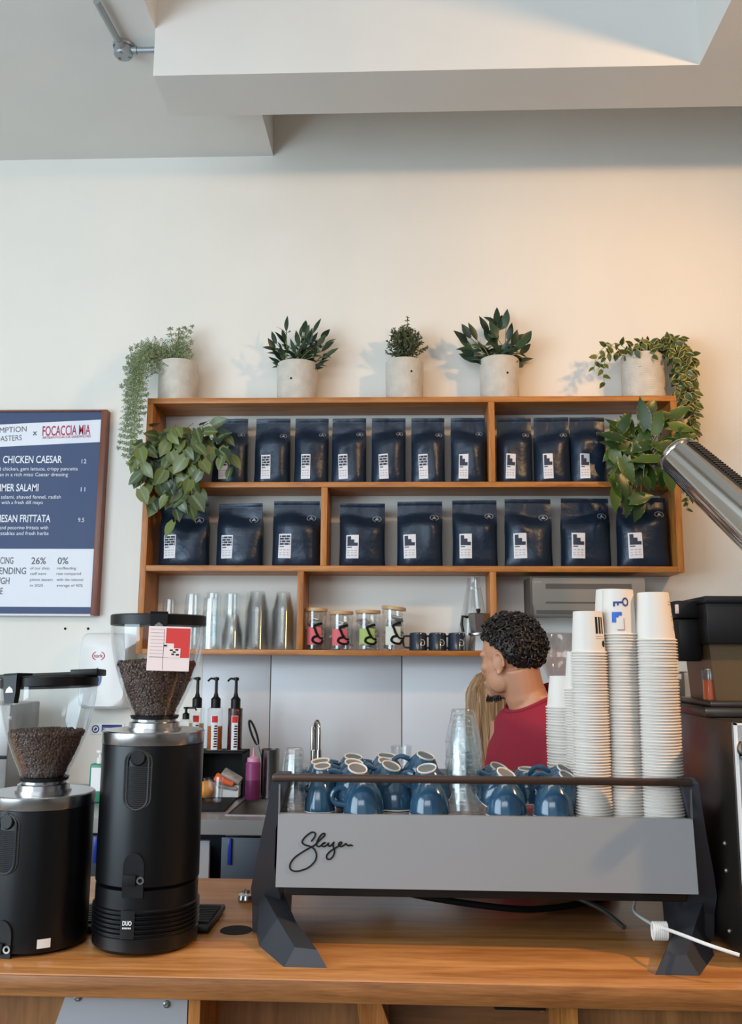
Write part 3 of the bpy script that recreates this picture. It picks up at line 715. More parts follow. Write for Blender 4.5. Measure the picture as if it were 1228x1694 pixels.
# inside the shelf, right cell: pothos in a white pot
pc = at(1058, 790, PYS)
t = thing('pothos_plant', 'large-leaved green and yellow pothos in a white pot in the right shelf cell', 'potted plant', (pc.x, PYS, Z2))
pot(t, 0.052, 0.095, None, 'white')
m, st = MB(), MB(); top = Vector((pc.x, PYS, Z2+0.09))
def big(u, v, du, dv, L, W, Y=None, nz=0.25, nx=0.0, curl=.15):
    Y = Y or SHF - RND.uniform(0.03, 0.12); tip = at(u+du, v+dv, Y); b = at(u, v, Y+0.01); L = (tip-b).length
    st.tube(bez([top + rv(.02), top.lerp(b, .6)+Vector((0, -0.03, .03)), b], 5), 0.0016, 5)
    m.leaf(b, tip-b, Vector((nx, -1, nz)), L, W, curl, .2, heart=True)
for a in [(1040,722,-36,-34,0,.055),(1070,706,-12,-52,0,.055),(1072,682,14,-22,0,.05),(1030,728,-40,-15,0,.05),(1055,745,-62,-18,0,.055),(1070,756,-42,-14,0,.05),(1050,748,-6,-40,0,.045),
          (1110,690,34,-20,0,.05),(1120,725,35,-8,0,.06),(1110,705,42,5,0,.05),(1095,760,-55,-2,0,.05),(1015,745,10,28,0,.05),(1042,775,-36,6,0,.045),(1058,770,-8,-45,0,.055),(1030,760,20,40,0,.055),(1025,790,15,35,0,.05),
          (1010,790,22,26,0,.05),(1040,805,0,52,0,.06),(1018,810,2,38,0,.05),(1070,775,15,35,0,.05),(1090,772,10,40,0,.05),(1105,780,10,36,0,.06),(1060,830,-8,34,0,.05),(1045,828,38,-10,0,.05),(1080,735,30,15,0,.055),(1085,715,10,-40,0,.05),
          (1105,745,-28,22,0,.055),(1095,740,45,-2,0,.06),(1075,735,-40,12,0,.055),(1060,730,25,-30,0,.05),(1100,765,25,18,0,.05),(1085,690,30,-6,0,.045),(1020,765,30,0,0,.05),(1065,790,12,22,0,.045),(1025,715,20,-36,0,.05),(1125,750,25,-18,0,.055),(1130,710,10,35,0,.05)]:
    big(*a, nx=RND.uniform(-.6, .6), nz=RND.uniform(-.1, .7))
for k in range(26):
    u, v = RND.uniform(1020, 1125), RND.uniform(690, 800); big(u, v, RND.uniform(-28, 28), RND.uniform(4, 34), 0, .05, Y=SHF-RND.uniform(0, .06), nx=RND.uniform(-.7, .7), nz=RND.uniform(-.1, .6))
m.build('foliage', 'pothos', t, world=True); st.build('stems', 'stem', t, world=True)
# variegated trailing plant on the right end of the shelf
cx, r, h = ppx(1030, 1098, 594, 655)
t = thing('trailing_plant', 'variegated trailing plant in a ribbed pot over the right end of the shelf', 'potted plant', (cx, PY_, PZ), group='pots along the shelf top')
p = pot(t, r, h, (-1.95, 0.125), lean=1.0)
m = MB()
for k in range(14): m.lathe([(r+0.0002, 0.012+k*0.0095), (r+0.0014, 0.016+k*0.0095), (r+0.0002, 0.020+k*0.0095)], 40)
m.build('ribs', 'concrete', p)
m, st = MB(), MB(); top = Vector((cx, PY_, PZ+h))
def vv(pts, step=0.020, L=0.030): vine(m, st, [top + rv(.02)] + [at(*q) for q in pts], step*1.15, L*1.05, L*0.80, rs=.0010, jit=.006, hang=.35, face=.9, start=.12)
a = PY_
vv([(1030,585,a-.02),(1012,572,a-.04),(996,578,a-.05),(985,598,a-.05),(983,614,a-.05)], .022); vv([(1030,588,a-.04),(1008,585,a-.07),(998,612,a-.08),(1001,636,a-.08)], .022); vv([(1040,580,a),(1020,568,a-.03),(1003,580,a-.05),(990,612,a-.05)], .028)
vv([(1055,572,a-.03),(1075,568,a-.05),(1095,580,a-.06)]); vv([(1050,580,a-.05),(1040,578,a-.07),(1030,590,a-.09)]); vv([(1070,570,a),(1060,566,a-.03),(1040,575,a-.06)]); vv([(1080,572,a-.02),(1068,568,a-.06),(1050,582,a-.08)]); vv([(1060,568,a),(1085,574,a-.07),(1080,590,a-.09)])
for k in range(26):
    x = RND.uniform(-24, 26); Y = a - RND.uniform(-0.05, 0.10); v_end = RND.choice([620, 650, 690, 730, 770, 640, 600]); q = RND.uniform(.5, 1)
    pts = [(1095+RND.uniform(-4, 10), 575+RND.uniform(-8, 8), a-.02), (1118+x*.6, 568+RND.uniform(-10, 18), Y)]
    n = int((v_end-580)/40); 
    for j in range(n): pts.append((1132+x*q*(1-.35*j/5)+RND.uniform(-5, 5)+8*min(1, j/3), 600+40*j, min(Y, a) if j < 2 else min(Y, a)))
    vv(pts, .021, .031)
for v_end in (800, 830, 845, 820): vv([(1100,572,a),(1128,575,a-.03),(1146,640,a),(1149,720,a),(1146+RND.uniform(-4,4),790,a),(1136,v_end,a-.02)], .020, .027)
m.build('foliage', 'varieg', t, world=True); st.build('stems', 'stem', t, world=True)

# ------------------------------------------------------------------ chrome lamp on the right
LY = 2.95
A, B = at(1117, 749, LY), at(1300, 915, LY-0.25)
ax = (A-B).normalized()
rot = ax.to_track_quat('Z', 'Y').to_matrix().to_4x4()
L = (A-B).length
lamp = thing('spot_lamp', 'polished chrome spot lamp tilted up towards the wall at the right edge', 'lamp', B)
R0, R1 = wpx(32, 750, LY), wpx(46, 900, LY-.25)
Mx = rot
m = MB(); m.lathe([(0, -0.16), (0.03, -0.16), (R1*0.75, -0.12), (R1*1.03, -0.03), (R1, 0.0), (R0*1.04, L-0.020), (R0*1.00, L-0.006), (R0*.93, L), (R0*.9, L), (R0-0.006, L-0.02), (R1-0.006, 0.03), (0, 0.02)], 56, Mx=Mx)
m.build('lamp_shade', 'chrome', lamp)
m = MB(); m.lathe([(R0*1.045, L-0.024), (R0*1.075, L-0.021), (R0*1.075, L-0.015), (R0*1.03, L-0.012)], 56, Mx=Mx); m.build('rim', 'chrome', lamp)
# the ribbed cooling strip along the upper side of the shade
upw = Vector((.40, -.62, .66)); upw = (upw - ax*upw.dot(ax)).normalized(); sdw = ax.cross(upw)
m = MB()
nn = 46
for k in range(nn):
    q = k/(nn-1)*.93; r_ = R1+(R0-R1)*q; c_ = ax*(L*q) ; w_ = .034*(1-.3*q)
    h_ = .009
    P8 = [c_ + upw*(r_-.008+dz) + sdw*dx + ax*da for dz in (0, h_+.003) for dx, da in ((-w_, -.0022), (w_, -.0022), (w_, .0022), (-w_, .0022))]
    m.add(P8, [(3,2,1,0),(4,5,6,7),(0,1,5,4),(1,2,6,5),(2,3,7,6),(3,0,4,7)])
m.loft([[ax*(L*q) + upw*(R1+(R0-R1)*q-.008+dz) + sdw*dx for dz, dx in ((0, -.030), (0, .030), (.008, .030), (.008, -.030))] for q in (0, .93)])
m.build('ribbed_strip', 'darksteel', lamp, smooth=False)
m = MB(); m.ball((0, 0, L-0.11), 0.026, Mx=Mx, seg=16, rings=10); m.lathe([(0.014, L-0.19), (0.014, L-0.12)], 16, Mx=Mx); m.build('bulb', 'whiteprint', lamp)
m = MB(); q = B - ax*0.05; m.tube(bez([q-B, q-B+Vector((.05, .02, .05)), q-B+Vector((.4, .0, .10)), Vector((XR-B.x-.002, .0, .12))], 8), 0.008, 10); m.build('arm', 'chrome', lamp)

# ------------------------------------------------------------------ things in the bottom row of the shelf
def glass_prof(r0, r1, h, th=0.002, base=0.006):   # r0 at the base, r1 at the rim; upright
    return [(0, 0), (r0*0.9, 0), (r0, 0.003), (r1, h-0.001), (r1-th/2, h), (r1-th, h-0.001), (r0-th, base), (0, base)]
def tumbler(name, label, cat, loc, r_rim, r_base, h, mname, group, inv=True, seg=28):
    p = glass_prof(r_base, r_rim, h)
    if inv: p = [(r, h-z) for r, z in p]
    m = MB(); m.lathe(p, seg); o = m.build(name, mname, None); o.location = loc; tag(o, label, cat, group); return o
def nested(name, labels, cat, u0, u1, v_top, v_bot, Y, z, h, n, mname, group, taper=0.8, inv=True, proto=None):
    cx = at((u0+u1)/2, (v_top+v_bot)/2, Y).x; r = wpx(u1-u0, (v_top+v_bot)/2, Y)/2
    H = at(614, v_top, Y-0.0).z - z; sp = (H-h)/(n-1) if n > 1 else 0
    o = None
    for k in range(n):
        lab = labels[0] if k < n-1 else labels[1]
        if o is None: o = first = tumbler(name, lab, cat, (cx, Y, z), r, r*taper, h, mname, group, inv)
        else: copy_thing(first, (cx, Y, z+sp*k), label=lab)
    return first
YS = SHF + 0.10
G = 'glasses on the bottom shelf'
for (u0, u1, vt, n, Y, h, where) in ((266,296,992,2,YS+.03,.10,'at the far left of the bottom shelf'), (303,333,983,3,YS+.02,.10,'second from the left on the bottom shelf'), (333,364,990,3,YS-.05,.10,'just behind the grinder hopper, in front'),
                              (338,366,981,3,YS+.05,.10,'behind the one by the hopper'), (368,398,982,3,YS+.05,.10,'behind the squat plastic cups'), (404,420,981,2,YS+.05,.10,'just left of the tallest plastic cups')):
    if n == 2 and u0 == 404: u1 = 430
    nested('glass_tumbler', (f'clear glass tumbler low in the stack {where}', f'clear glass tumbler topmost of the stack {where}'), 'glass', u0, u1, vt, 1076, Y, Z4, h, n, 'glassthick', G, 0.82)
P_ = 'clear plastic cups on the bottom shelf'
for (u0, u1, vt, n, Y, where) in ((366,402,1016,9,YS-.06,'squat stack beside the glasses'), (405,446,979,16,YS-.05,'tallest and widest stack'), (449,487,980,16,YS-.05,'stack next to the divider')):
    nested('plastic_cup', (f'clear plastic cup nested in the {where} of plastic cups', f'clear plastic cup on top of the {where} of plastic cups'), 'plastic cup', u0, u1, vt, 1076, Y, Z4, 0.085, n, 'plastic', P_, 0.62)

def jar(label, u0, u1, vt, content, lidtilt):
    Y = YS - 0.03; cx = at((u0+u1)/2, 1040, Y).x; r = wpx(u1-u0, 1040, Y)/2; H = at(614, vt, Y).z - Z4
    t = thing('storage_jar', label, 'jar', (cx, Y, Z4), group='storage jars with wooden lids')
    m = MB(); m.lathe([(0, 0), (r-.004, 0), (r, .004), (r, H-.012), (r-.002, H-.010), (r-.003, .006), (0, .006)], 36); m.build('glass_body', 'glass', t)
    m = MB(); m.lathe([(0, 0), (r+.001, 0), (r+.002, .002), (r+.002, .011), (r, .013), (0, .013)], 36, Mx=Matrix.Translation((0, 0, H-.012)) @ Matrix.Rotation(lidtilt, 4, 'Y')); m.build('lid', 'lid', t)
    a0, a1 = -2.30, -0.95
    m = MB(); m.grid(lambda a, b: ((r+.0006)*math.cos(a0+(a1-a0)*a), (r+.0006)*math.sin(a0+(a1-a0)*a), H*(0.12+0.42*b)), 12, 1); m.build('label', content, t)
    # black hand-drawn mark on the label
    def sp(a, b): q = -1.83+1.1*a; return ((r+.002)*math.cos(q), (r+.002)*math.sin(q), H*(0.12+0.5*b))
    pts = [(.80,1.02),(.55,.98),(.22,.88),(.30,.72),(.40,.55),(.52,.42),(.35,.40),(.15,.34),(.10,.20),(.30,.10),(.60,.06),(.80,.10),(.9,.22)]
    m = MB(); m.tube(bez([sp(*p) for p in pts], 5), 0.0050, 6); pts = [(.52,.42),(.7,.32),(.92,.30)]; m.tube(bez([sp(*p) for p in pts], 5), 0.0038, 6); m.build('mark', 'blackmatte', t)
    for k in range(13):
        m = MB(); rr = r-.014; a = RND.uniform(0, 6.28); q = RND.uniform(0, rr*.8); T_ = Matrix.Translation((q*math.cos(a), q*math.sin(a), 0.018+k*(H-.055)/13)) @ Euler((RND.uniform(-.6, .6), RND.uniform(-.6, .6), RND.uniform(0, 6))).to_matrix().to_4x4()
        m.box(-.023, -.017, -.0045, .023, .017, .0045, bev=.003, Mx=T_); o = m.build('sachet', 'packet', None)
        o.location = t.location; tag(o, f'foil sachet inside the jar with the {label.split(" with a ")[1].split(" label")[0]} label', 'sachet', 'foil sachets in the jar with the ' + label.split(" with a ")[1].split(" label")[0] + ' label')
jar('glass storage jar with a coral pink label, leftmost jar beside the divider', 504, 541, 1007, 'pink', 0.02)
jar('glass storage jar with a rose pink label, second jar from the divider', 545, 584, 1012, 'pink', 0.0)
jar('glass storage jar with a lime green label on the bottom shelf', 589, 629, 1010, 'lime', 0.01)
jar('glass storage jar with a pale grey label and its lid askew', 632, 671, 1004, 'palelabel', 0.10)

def enamel(label, u, Y=None):
    Y = YS-.05; cx = at(u, 1060, Y).x; r = wpx(30, 1060, Y)/2; H = at(614, 1046, Y).z - Z4
    t = thing('enamel_mug', label, 'mug', (cx, Y, Z4), group='dark blue enamel mugs')
    m = MB(); m.lathe([(r-.0025, 0), (r, 0.001), (r+.0015, .002), (r, .004), (r*.97, H*.85), (r*.9, H*.97), (r*.8, H), (0, H), (0, H-.003), (r*.78, H-.004), (r-.004, .004), (r-.0025, 0)], 36); m.build('cup', 'enamel', t)
    m = MB(); m.tube(bez([(-r*.97, 0, H*.8), (-r-.018, 0, H*.78), (-r-.024, 0, H*.5), (-r-.016, 0, H*.2), (-r*.98, 0, H*.16)], 6), .0042, 8); m.build('handle', 'enamel', t)
    def sp(a, b): q = -1.30+.5*a; return ((r+.0008)*math.cos(q), (r+.0008)*math.sin(q), H*(0.28+0.32*b))
    m = MB(); m.tube([sp(*p) for p in ((0, 1), (.3, 1), (.7, .95), (1, .6), (1, .3), (.7, 0), (.3, 0), (0, 0))], .0012, 5); m.tube([sp(.0, .5), sp(.35, .5)], .0012, 5); m.build('emblem', 'clay', t)
enamel('dark blue enamel mug next to the jar with the askew lid', 692)
enamel('dark blue enamel mug in the middle of the row of three', 724)
enamel('dark blue enamel mug beside the aluminium moka pot', 756)

Y = YS-.04; c = at(792, 1045, Y); H = at(614, 1014, Y).z - Z4
t = thing('moka_pot', 'aluminium moka pot at the right end of the bottom shelf', 'moka pot', (c.x, Y, Z4))
oc = lambda r, z: [(r*math.cos(PI/8+k*PI/4), r*math.sin(PI/8+k*PI/4), z) for k in range(8)]
m = MB(); m.loft([oc(.046, 0), oc(.046, .004), oc(.036, H*.42)]); m.build('boiler', 'steel', t, angle=20)
m = MB(); m.lathe([(.036, H*.41), (.042, H*.43), (.042, H*.47), (.036, H*.49)], 24); m.build('collar', 'steel', t)
m = MB(); m.loft([oc(.034, H*.48), oc(.044, H*.98), oc(.040, H)]); m.prism([(.034, -.008), (.062, 0), (.034, .008)], H*.8, H*.97); m.build('jug', 'steel', t, angle=20)
m = MB(); m.lathe([(.006, H), (.006, H+.005), (.009, H+.010), (.008, H+.018), (0, H+.020)], 12); m.build('knob', 'black', t)
m = MB(); m.tube([(-.040, 0, H*.9), (-.062, 0, H*.92), (-.066, 0, H*.7), (-.060, 0, H*.5)], .006, 8); m.build('handle', 'black', t)
Y = YS+.055; c = at(784, 1000, Y); H = at(614, 955, Y).z - Z4; r1, r0 = wpx(18, 1000, Y), wpx(28, 1000, Y)
t = thing('conical_vessel', 'tall pale clear conical vessel standing behind the moka pot', 'container', (c.x, Y, Z4))  # plain clear cone with a collar ring, added behind the moka pot
m = MB(); m.lathe([(0, 0), (r0*1.15, 0), (r0*1.15, .004), (r1*.62, H-.03), (r1*.62, H), (r1*.58, H), (r1*.58, H-.03), (r0*1.1, .006), (0, .006)], 32); m.build('vessel', 'plastic', t)
m = MB(); m.lathe([(r1*.6, H-.05), (r1*.66, H-.05), (r1*.66, H-.042), (r1*.6, H-.042)], 32); m.build('collar_ring', 'plastic', t)
# ------------------------------------------------------------------ bar counter
CF = pz(614, 1622, BAR).y; CB = CF + 0.66
t = thing('bar_counter', 'long oak bar counter across the foreground', 'counter', (0, CF, 0))
TH = 0.034
m = MB(); m.box(-1.7, CF, BAR-TH, 1.9, CB, BAR, bev=0.003); m.build('worktop', 'bar', t, world=True)
m = MB(); m.box(-1.7, CF-.004, BAR-TH, 1.9, CF+.0005, BAR-.0025, bev=.001); m.build('edge_band', 'edge', t, world=True)
Yp = CF + 0.03
def upright(u0, u1, y0=Yp, y1=None, nm='upright', mt='oakv'):
    m = MB(); m.box(at(u0, 1670, y0).x, y0, 0, at(u1, 1670, y0).x, y1 or CB-0.05, BAR-TH-0.0005); return m.build(nm, mt, t, world=True, smooth=False)
upright(312, 331); upright(937, 956)
m = MB(); m.box(-1.7, Yp+0.02, 0, at(312, 1670, Yp).x, Yp+0.04, BAR-TH-0.0005); m.build('front_panel', 'barfront', t, world=True)
m = MB(); m.box(at(331, 1670, Yp).x, Yp+0.16, 0, at(640, 1670, Yp).x, Yp+0.18, BAR-TH-0.0005); m.build('front_panel', 'barfront', t, world=True)
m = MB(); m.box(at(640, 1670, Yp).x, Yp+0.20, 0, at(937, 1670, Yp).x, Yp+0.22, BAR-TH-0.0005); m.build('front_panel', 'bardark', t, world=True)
m = MB(); m.box(at(956, 1670, Yp).x, Yp+0.03, 0, 1.9, Yp+0.05, BAR-TH-0.0005); m.build('front_panel', 'barfront', t, world=True)
m = MB(); q0, q1 = at(612, 1650, Yp+.1), at(640, 1694, Yp+.1); m.prism([(q0.x-.03, BAR-TH), (q0.x, BAR-TH), (q0.x+.045, BAR-TH-.12), (q0.x+.045, BAR-TH-.3), (q0.x+.01, BAR-TH-.3)], 0, .02, Mx=Matrix.Translation((0, Yp+.14, 0)) @ Matrix.Rotation(PI/2, 4, 'X')); m.build('bracket', 'oakv', t, world=True, smooth=False)
for u, v in ((634, 1659), (897, 1669)):
    m = MB(); m.lathe([(0, .004), (.004, .004), (.005, 0), (.0025, .0042)], 12, Mx=facing(at(u, v, Yp+0.198))); m.build('screw', 'steel', t, world=True)
m = MB(); m.lathe([(0, .0008), (.030, .0008), (.031, 0)], 28, c=pz(391, 1539, BAR)); m.build('cable_hole', 'darkhole', t, world=True)
P = [at(114, 1646, Yp+.012), at(312, 1646, Yp+.012)]
t2 = thing('metal_plate', 'grey metal plate screwed to the counter front below the grinders', 'metal plate', (P[0].x, Yp+.012, BAR-TH-.2))
zt_, zb_ = BAR-TH-.001, BAR-TH-.40
m = MB(); m.prism([(P[0].x, zt_), (P[1].x, zt_), (P[1].x, zb_), (P[0].x-.13, zb_)], -.006, .006, Mx=Matrix.Translation((0, Yp+.012, 0)) @ Matrix.Rotation(PI/2, 4, 'X')); m.build('plate', 'plate', t2, world=True, smooth=False)
for u, v in ((129, 1650), (276, 1661)):
    m = MB(); m.lathe([(0, .004), (.003, .0045), (.0055, .003), (.0062, 0)], 14, Mx=facing(at(u, v, Yp+.006))); m.build('screw', 'steelmid', t2, world=True)
Pb = at(768, 1652, Yp+.15)
m = MB(); m.box(Pb.x, Yp+.12, BAR-TH-.038, at(905, 1652, Yp+.15).x, Yp+.19, BAR-TH-.0005, bev=.003); m.box(Pb.x+.05, Yp+.12, BAR-TH-.06, at(900, 1652, Yp+.15).x, Yp+.18, BAR-TH-.02, bev=.004)
tag(m.build('power_adapter', 'black'), 'black adapter box fixed under the bar counter near the right divider', 'adapter')

# ------------------------------------------------------------------ grinders
GR = 0.0925
def grinder(label, u, v_bot, v_cap, v_col, v_glass, v_top, ring, rb=None, lid_tilt=0.0, lid_open=False, vent=None, box=None):
    p = pz(u, v_bot, BAR); yc = p.y + GR; cx = at(u, v_cap, yc-.008).x
    g = thing('coffee_grinder', label, 'coffee grinder', (cx, yc, BAR), group='black coffee grinders on the bar')
    zf = lambda v: at(u, v, yc-GR).z - BAR      # heights read on the front of the drum
    zc = lambda v: at(u, v, yc).z - BAR
    zcap1, zcap0 = zf(v_cap), zf(v_cap+22)
    z0 = 0.006
    if ring:
        zj = zf(ring)
        m = MB(); m.lathe([(0, .004), (GR-.004, .004), (GR+.001, .010), (GR+.001, .030), (GR-.001, .032), (GR-.001, .078)] + [(GR-.001, zj-.005), (GR-.006, zj-.002), (0, zj-.002)], 64)
        for k in range(6): m.lathe([(GR-.001, .034+k*.0075), (GR+.0028, .036+k*.0075), (GR+.0028, .038+k*.0075), (GR-.001, .040+k*.0075)], 64)
        b = m.build('base_ring', 'blackpaint', g)
        a = -PI/2 - .06
        m = MB(); m.lathe([(GR+.0036, .032), (GR+.0036, .078)], 4, a0=a-.13, a1=a+.13); m.build('badge', 'black', b)
        m = MB(); m.text('DUO', facing((math.cos(a)*(GR+.0042)-.008, math.sin(a)*(GR+.0048), .055)), width=.016, height=.0070, bold=.04); q_ = facing((math.cos(a)*(GR+.0042)-.008, math.sin(a)*(GR+.0048), .049)); [m.box(.0026*k, 0, 0, .0026*k+.0018, .0026, .0002, Mx=q_) for k in range(6)]; m.build('badge_lettering', 'whiteprint', b, smooth=False)
        z0 = zj
    else:
        m = MB(); m.lathe([(0, 0), (GR-.012, 0), (GR-.010, .007), (0, .007)], 40); m.build('foot_ring', 'black', g)
    m = MB(); m.lathe([(0, z0), (GR-.002, z0), (GR, z0+.002), (GR, zcap0-.001), (0, zcap0-.001)], 72); m.build('drum', 'blackpaint', g)
    rc = GR+.0005
    m = MB(); m.lathe([(0, zcap0), (rc, zcap0), (rc+.0005, zcap0+.001), (rc+.0005, zcap1-.002), (rc-.002, zcap1), (.050, zcap1), (.050, zcap1+.004), (0, zcap1+.004)], 72); m.build('steel_cap', 'steel', g)
    # ventilation grille with rounded ends, set on the drum
    def grille(ua, vt, vb, wpx_):
        a = math.asin(max(-.95, min(.95, (at(ua, (vt+vb)/2, yc-GR*.85).x-cx)/GR))) - PI/2
        ha = wpx(wpx_/2, (vt+vb)/2, yc-GR)/GR; zt1, zb1 = zf(vt), zf(vb)
        m = MB(); rr = GR+.0012
        def pt(q, z, r=rr): return (r*math.cos(a+q), r*math.sin(a+q), z)
        hh = ha*GR
        outline = []
        for k in range(9): w = PI*k/8; outline.append((ha*math.cos(w), zt1-hh+hh*math.sin(w)))
        for k in range(9): w = PI+PI*k/8; outline.append((ha*math.cos(w), zb1+hh+hh*math.sin(w)))
        m.tube([pt(q, z, GR+.001) for q, z in outline], .0022, 6, closed=True)
        m.tube([pt(q*1.28, zt1-hh+(z-zt1+hh)*(1.0), GR+.0002) for q, z in outline], .0016, 6, closed=True)
        n = 22
        for k in range(n):
            z = zb1+.004 + (zt1-zb1-.03)*k/n; inset = 1.0
            if z < zb1+hh: inset = math.sqrt(max(0, 1-((zb1+hh-z)/hh)**2))
            m.tube([pt(-ha*inset, z), pt(0, z, rr+.001), pt(ha*inset, z)], .0012, 5)
            if z > zb1+hh*.6:
                for s_ in (-1, 1): m.tube([pt(s_*ha*1.06, z, GR+.0008), pt(s_*ha*1.25, z, GR+.0006)], .0011, 4)
        gp = m.build('grille', 'grille', g)
        m = MB(); d = Vector((math.cos(a), math.sin(a), 0)); m.lathe([(0, .004), (.012, .004), (.0145, 0)], 24, Mx=Matrix.Translation(d*GR+Vector((0, 0, zt1-.012))) @ d.to_track_quat('Z', 'Y').to_matrix().to_4x4()); m.build('grille_knob', 'black', gp)
    grille(*vent)
    ua, va = box
    a = math.asin(max(-.97, min(.97, (at(ua, va, yc-GR*.8).x-cx)/GR))) - PI/2; z = zf(va)
    m = MB(); w = .20
    arch = [(w, -.040), (w, .012)] + [(w*math.cos(PI*k/10), .012+.024*math.sin(PI*k/10)) for k in range(1, 10)] + [(-w, .012), (-w, -.040)]
    ptb = lambda q, dz, r: (r*math.cos(a+q), r*math.sin(a+q), z+dz)
    m.loft([[ptb(q, dz, GR-.001) for q, dz in arch], [ptb(q*.96, dz*.98, GR+.004) for q, dz in arch]]); pl = m.build('socket_plate', 'black', g)
    m = MB(); d = Vector((math.cos(a-.06), math.sin(a-.06), 0)); R_ = d.to_track_quat('Z', 'Y').to_matrix().to_4x4(); T_ = Matrix.Translation(d*(GR+.004)+Vector((0, 0, z-.010))) @ R_
    m.box(-.012, -.009, 0, .012, .009, .004, bev=.001, Mx=T_); m.build('power_socket', 'blackmatte', pl)
    d = Vector((math.cos(a+.14), math.sin(a+.14), 0)); R_ = d.to_track_quat('Z', 'Y').to_matrix().to_4x4()
    m = MB(); m.lathe([(.0035, .004), (.0035, .007), (.0065, .007), (.0065, .003)], 18, Mx=Matrix.Translation(d*(GR+.001)+Vector((0, 0, z-.010))) @ R_); m.build('fuse_ring', 'steel', pl)
    # hopper
    zh0, zh1, zt0 = zcap1+.003, zc(v_col), zc(v_glass)
    zl0, zl1 = zc(v_glass), zc(v_top)
    rt = wpx(77, v_glass, yc)
    m = MB(); m.lathe([(0, zh0), (.047, zh0), (.046, zh0+.010), (.040, zh0+.012), (.040, zh0+.016), (.043, zh0+.017), (.045, zh1), (0, zh1)], 40, mis=[1,1,1,1,0,0,0]); m.build('hopper_collar', ['black', 'steel'], g)
    prof = [(.042, zh1), (.046, zh1+.012)]
    for k in range(1, 11): q = k/10; prof.append((.046+(rt-.046)*(1-(1-q)**1.85), zh1+.012+(zt0-zh1-.012)*q))
    m = MB(); m.lathe(prof + [(rt-.003, zt0)], 56); hp = m.build('hopper', 'glasshop', g)
    return g, dict(cx=cx, yc=yc, zh1=zh1, zt0=zt0, rt=rt, prof=prof, zl0=zl0, zl1=zl1, zc=zc, zf=zf)
def beans(g, I, zlev, dome, n):
    prof = [(r-.0035, z) for r, z in I['prof'] if z < zlev]
    (ra, za), (rb_, zb2) = [(a, b) for a, b in zip(I['prof'], I['prof'][1:]) if a[1] < zlev <= b[1]][0]
    rl = ra+(rb_-ra)*(zlev-za)/(zb2-za) - .0035
    core = [(0, prof[0][1]+.001)] + [(max(.005, r-.006), z+.001) for r, z in prof] + [(rl-.006, zlev-.003), (rl*.5, zlev+dome*.7-.004), (0, zlev+dome-.004)]
    m = MB(); m.lathe(core, 32)
    base = []
    mb = MB(); mb.ball((0, 0, 0), (.0046, .0033, .0028), seg=7, rings=5); base = (mb.v, mb.f)
    def bean(c):
        R_ = Euler((RND.uniform(0, 6), RND.uniform(0, 6), RND.uniform(0, 6))).to_matrix().to_4x4(); m.add(base[0], base[1], 0, Matrix.Translation(c) @ R_)
    pr = prof + [(rl, zlev)]
    tot = sum((pr[i][0]+pr[i+1][0])*(pr[i+1][1]-pr[i][1]) for i in range(len(pr)-1))
    for i in range(len(pr)-1):
        k = int(n*(pr[i][0]+pr[i+1][0])*(pr[i+1][1]-pr[i][1])/tot)
        for _ in range(k):
            q = RND.random(); r = pr[i][0]+(pr[i+1][0]-pr[i][0])*q-.0055; z = pr[i][1]+(pr[i+1][1]-pr[i][1])*q; a = RND.uniform(0, 2*PI); bean(Vector((r*math.cos(a), r*math.sin(a), z+.003)))
    for _ in range(n//3):
        r = rl*math.sqrt(RND.random())*.96; a = RND.uniform(0, 2*PI); bean(Vector((r*math.cos(a), r*math.sin(a), zlev+dome*(1-(r/rl)**1.3)-.001+RND.uniform(-.002, .003))))
    return m
g1, I1 = grinder('taller black coffee grinder on a ribbed base, with the card clipped on its hopper', 253, 1587, 1213, 1183, 1034, 1018, 1471, vent=(231, 1242, 1340, 36), box=(226, 1446))
m = beans(g1, I1, I1['zc'](1098), .006, 2600); o = m.build('coffee_beans', 'bean', None, world=False); o.location = g1.location; tag(o, 'roasted coffee beans filling the tall hopper of the grinder with the card', 'coffee beans'); o['kind'] = 'stuff'
rt = I1['rt']; z0, z1 = I1['zl0'], I1['zl1']
m = MB(); m.lathe([(0, z0-.002), (rt-.002, z0-.002), (rt+.001, z0-.001), (rt+.0015, z1-.002), (rt-.001, z1), (0, z1)], 56); lid = m.build('hopper_lid', 'black', g1)
def clip(par, ang, rt, z0, z1, Mx=None):
    d = Vector((math.cos(ang), math.sin(ang), 0)); R_ = Matrix.Translation(d*rt) @ Matrix(((-d.y, 0, d.x, 0), (d.x, 0, d.y, 0), (0, 1, 0, 0), (0, 0, 0, 1)))
    T_ = Mx @ R_ if Mx else R_
    m = MB(); m.prism([(-.016, z1+.002), (.016, z1+.002), (.0145, z0-.008), (.011, z0-.028), (-.011, z0-.028), (-.0145, z0-.008)], -.003, .008, Mx=T_); m.box(-.016, z1-.001, -.03, .016, z1+.003, .008, Mx=T_)
    c = m.build('lid_clip', 'black', par, angle=25)
    m = MB(); m.add([(-.009, z0-.009, .0087), (.009, z0-.009, .0087), (.007, z0-.003, .0087), (0, z0+.002, .0087), (-.007, z0-.003, .0087)], [(0, 1, 2, 3, 4)], 0, T_); m.build('clip_emblem', 'steelmid', c, smooth=False)
cl = clip(lid, -PI/2+.27, rt, z0, z1)
